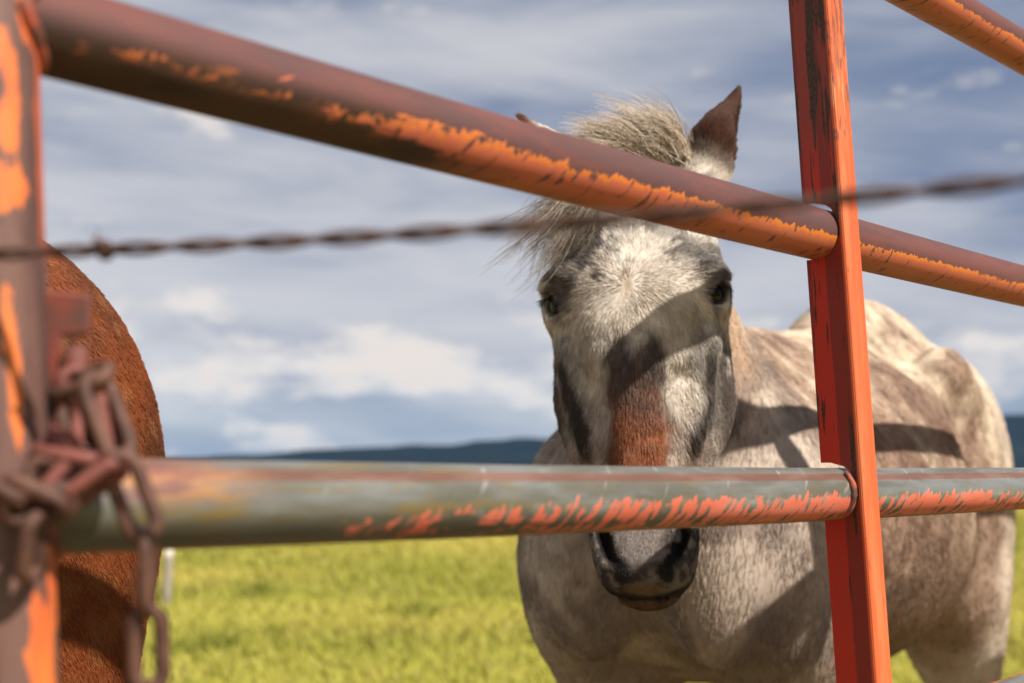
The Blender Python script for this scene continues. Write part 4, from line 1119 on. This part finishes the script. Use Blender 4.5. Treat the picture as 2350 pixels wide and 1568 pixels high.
strands('mane', base_, np.tile(BM[:3, 1] + np.array((0, 0, 0.6)), (1200, 1)), rng.uniform(0.14, 0.26, 1200), np.full(1200, 0.0008), strand_col(1200, (0.20, 0.07, 0.03), (0.10, 0.035, 0.015)), brown, 0.012, 9, 0.7)

# ------------------------------------------------------------------ meadow grass
M_GRASS, t, b = material('grass_blades')
ati = t.new('ShaderNodeAttribute', attribute_name='tint')
t.put(b.inputs['Base Color'], ati.outputs['Color']); b.inputs['Roughness'].default_value = 0.7; b.inputs['Specular IOR Level'].default_value = 0.15
tl = t.new('ShaderNodeBsdfTranslucent', {'Color': ati.outputs['Color']}); mx = t.new('ShaderNodeMixShader', {0: 0.22, 1: b.outputs[0], 2: tl.outputs[0]})
t.put(t.n['Material Output'].inputs['Surface'], mx.outputs[0])
def grass():
    n = 258000
    # density falls with distance, wedge a little wider than the view
    y = 1.2 * np.exp(rng.random(n) ** 0.75 * math.log(75 / 1.2)); hw = 1.0 + y * 0.52
    x = (rng.random(n) * 2 - 1) * hw
    P = np.stack([x, y, np.zeros(n)], 1)
    keep = (fbm(P, 1.1, 3) + rng.random(n) * 0.35 > 0.42) & (rng.random(n) < 0.12 + sstep(y, 4.0, 5.8))
    P = P[keep]; n0_ = len(P)
    # darker weeds in clumps
    wc = [(-1.78, 8.8), (-1.95, 8.5), (-0.7, 10.8), (3.9, 10.0), (-2.2, 12.5)]
    W_ = [np.stack([rng.normal(cx_, 0.10, 130), rng.normal(cy_, 0.16, 130), np.zeros(130)], 1) for cx_, cy_ in wc]
    P = np.concatenate([P] + W_); n = len(P); y = P[:, 1]; weed = np.arange(n) >= n0_
    lush = sstep(fbm(P, 0.55, 3, 3.0), 0.42, 0.66)
    h = (0.045 + 0.020 * lush) * rng.uniform(0.6, 1.5, n) * (1 + y * 0.012) * np.where(weed, 1.6, 1.0)
    w = (0.0032 + 0.0009 * y) * rng.uniform(0.7, 1.3, n)
    an = rng.random(n) * 2 * math.pi; lean = rng.normal(0, 0.5, (n, 2)); lean[:, 0] -= 0.25
    s_ = np.stack([np.cos(an), np.sin(an), np.zeros(n)], 1) * w[:, None] * 0.5
    up1 = np.stack([lean[:, 0] * h * 0.25, lean[:, 1] * h * 0.25, h * 0.55], 1); up2 = np.stack([lean[:, 0] * h * 0.8, lean[:, 1] * h * 0.8, h * 0.95], 1)
    V_ = np.stack([P - s_, P + s_, P + up1 + s_ * 0.8, P + up2, P + up1 - s_ * 0.8], 1)
    base = np.arange(n)[:, None] * 5
    me = bpy.data.meshes.new('grass')
    vv = V_.reshape(-1, 3).astype(np.float32)
    me.vertices.add(len(vv)); me.vertices.foreach_set('co', vv.ravel())
    li = (base + np.arange(5)[None]).astype(np.int32).ravel()
    me.loops.add(len(li)); me.loops.foreach_set('vertex_index', li)
    me.polygons.add(n); me.polygons.foreach_set('loop_start', np.arange(n, dtype=np.int32) * 5)
    me.update(calc_edges=True)
    c1 = lerp3((0.430, 0.375, 0.085), (0.355, 0.350, 0.066), sstep(fbm(P, 0.30, 3, 8.0), 0.38, 0.62))
    c1 = lerp3(c1, (0.16, 0.21, 0.028), lush * 0.35)
    c1 = lerp3(c1, (0.46, 0.38, 0.14), sstep(rng.random(n), 0.78, 0.80) * 0.7) * rng.uniform(0.93, 1.07, (n, 1))
    c1 = np.where(weed[:, None], np.array((0.235, 0.255, 0.045)), c1)
    c5 = np.repeat(c1, 5, axis=0)
    ca = me.color_attributes.new('tint', 'FLOAT_COLOR', 'POINT')
    ca.data.foreach_set('color', np.concatenate([c5, np.ones((len(c5), 1))], 1).astype(np.float32).ravel())
    return me
o = link('grass', grass(), M_GRASS); o['kind'] = 'stuff'

# ------------------------------------------------------------------ far stake in the meadow
M_STAKE, t, b = material('bleached_stake_wood')
tcn = t.new('ShaderNodeTexCoord'); ox, oy, oz = t.sep(tcn.outputs['Object'])
n_ = t.noise(t.vec(ox * 30.0, oy * 30.0, oz * 4.0), 1.0, 4.0, 0.6)
t.put(b.inputs['Base Color'], t.mix(t.ss(oz, 0.38, 0.45), t.mix(n_, (0.20, 0.18, 0.15), (0.36, 0.32, 0.27)), (0.68, 0.62, 0.56))); b.inputs['Roughness'].default_value = 0.9
Y = 11.5; x0 = (391 - W0 / 2) / FPX * Y
P_ = [(x0, Y, -0.1), (x0 + .004, Y, 0.15), (x0 + 0.012, Y, 0.36), (x0 + 0.014, Y, 0.50), (x0 + 0.014, Y, 0.515)]
v, f = torus_path(P_, [0.040, 0.038, 0.036, 0.034, 0.018], 12, False)
o = link('stake', join_mesh('stake', [(v, f)]), M_STAKE); tag(o, 'short pale-topped wooden stake standing in the grass right of the chestnut horse', 'stake')

# ------------------------------------------------------------------ air over the far country
hz = bpy.data.materials.new('haze_air'); hz.use_nodes = True; t = NT(hz.node_tree); t.n.clear()
om = t.new('ShaderNodeOutputMaterial'); pv = t.new('ShaderNodeVolumePrincipled')
pv.inputs['Color'].default_value = (0.30, 0.52, 1.0, 1.0); pv.inputs['Density'].default_value = 0.00004; pv.inputs['Anisotropy'].default_value = 0.1
t.l.new(pv.outputs[0], om.inputs['Volume'])
v, f = box_vf((-9800, -9800, -2.6), (19600, 0, 0), (0, 19600, 0), (0, 0, 190))
o = link('haze', join_mesh('haze', [(v, f)], False), hz); o['kind'] = 'stuff'
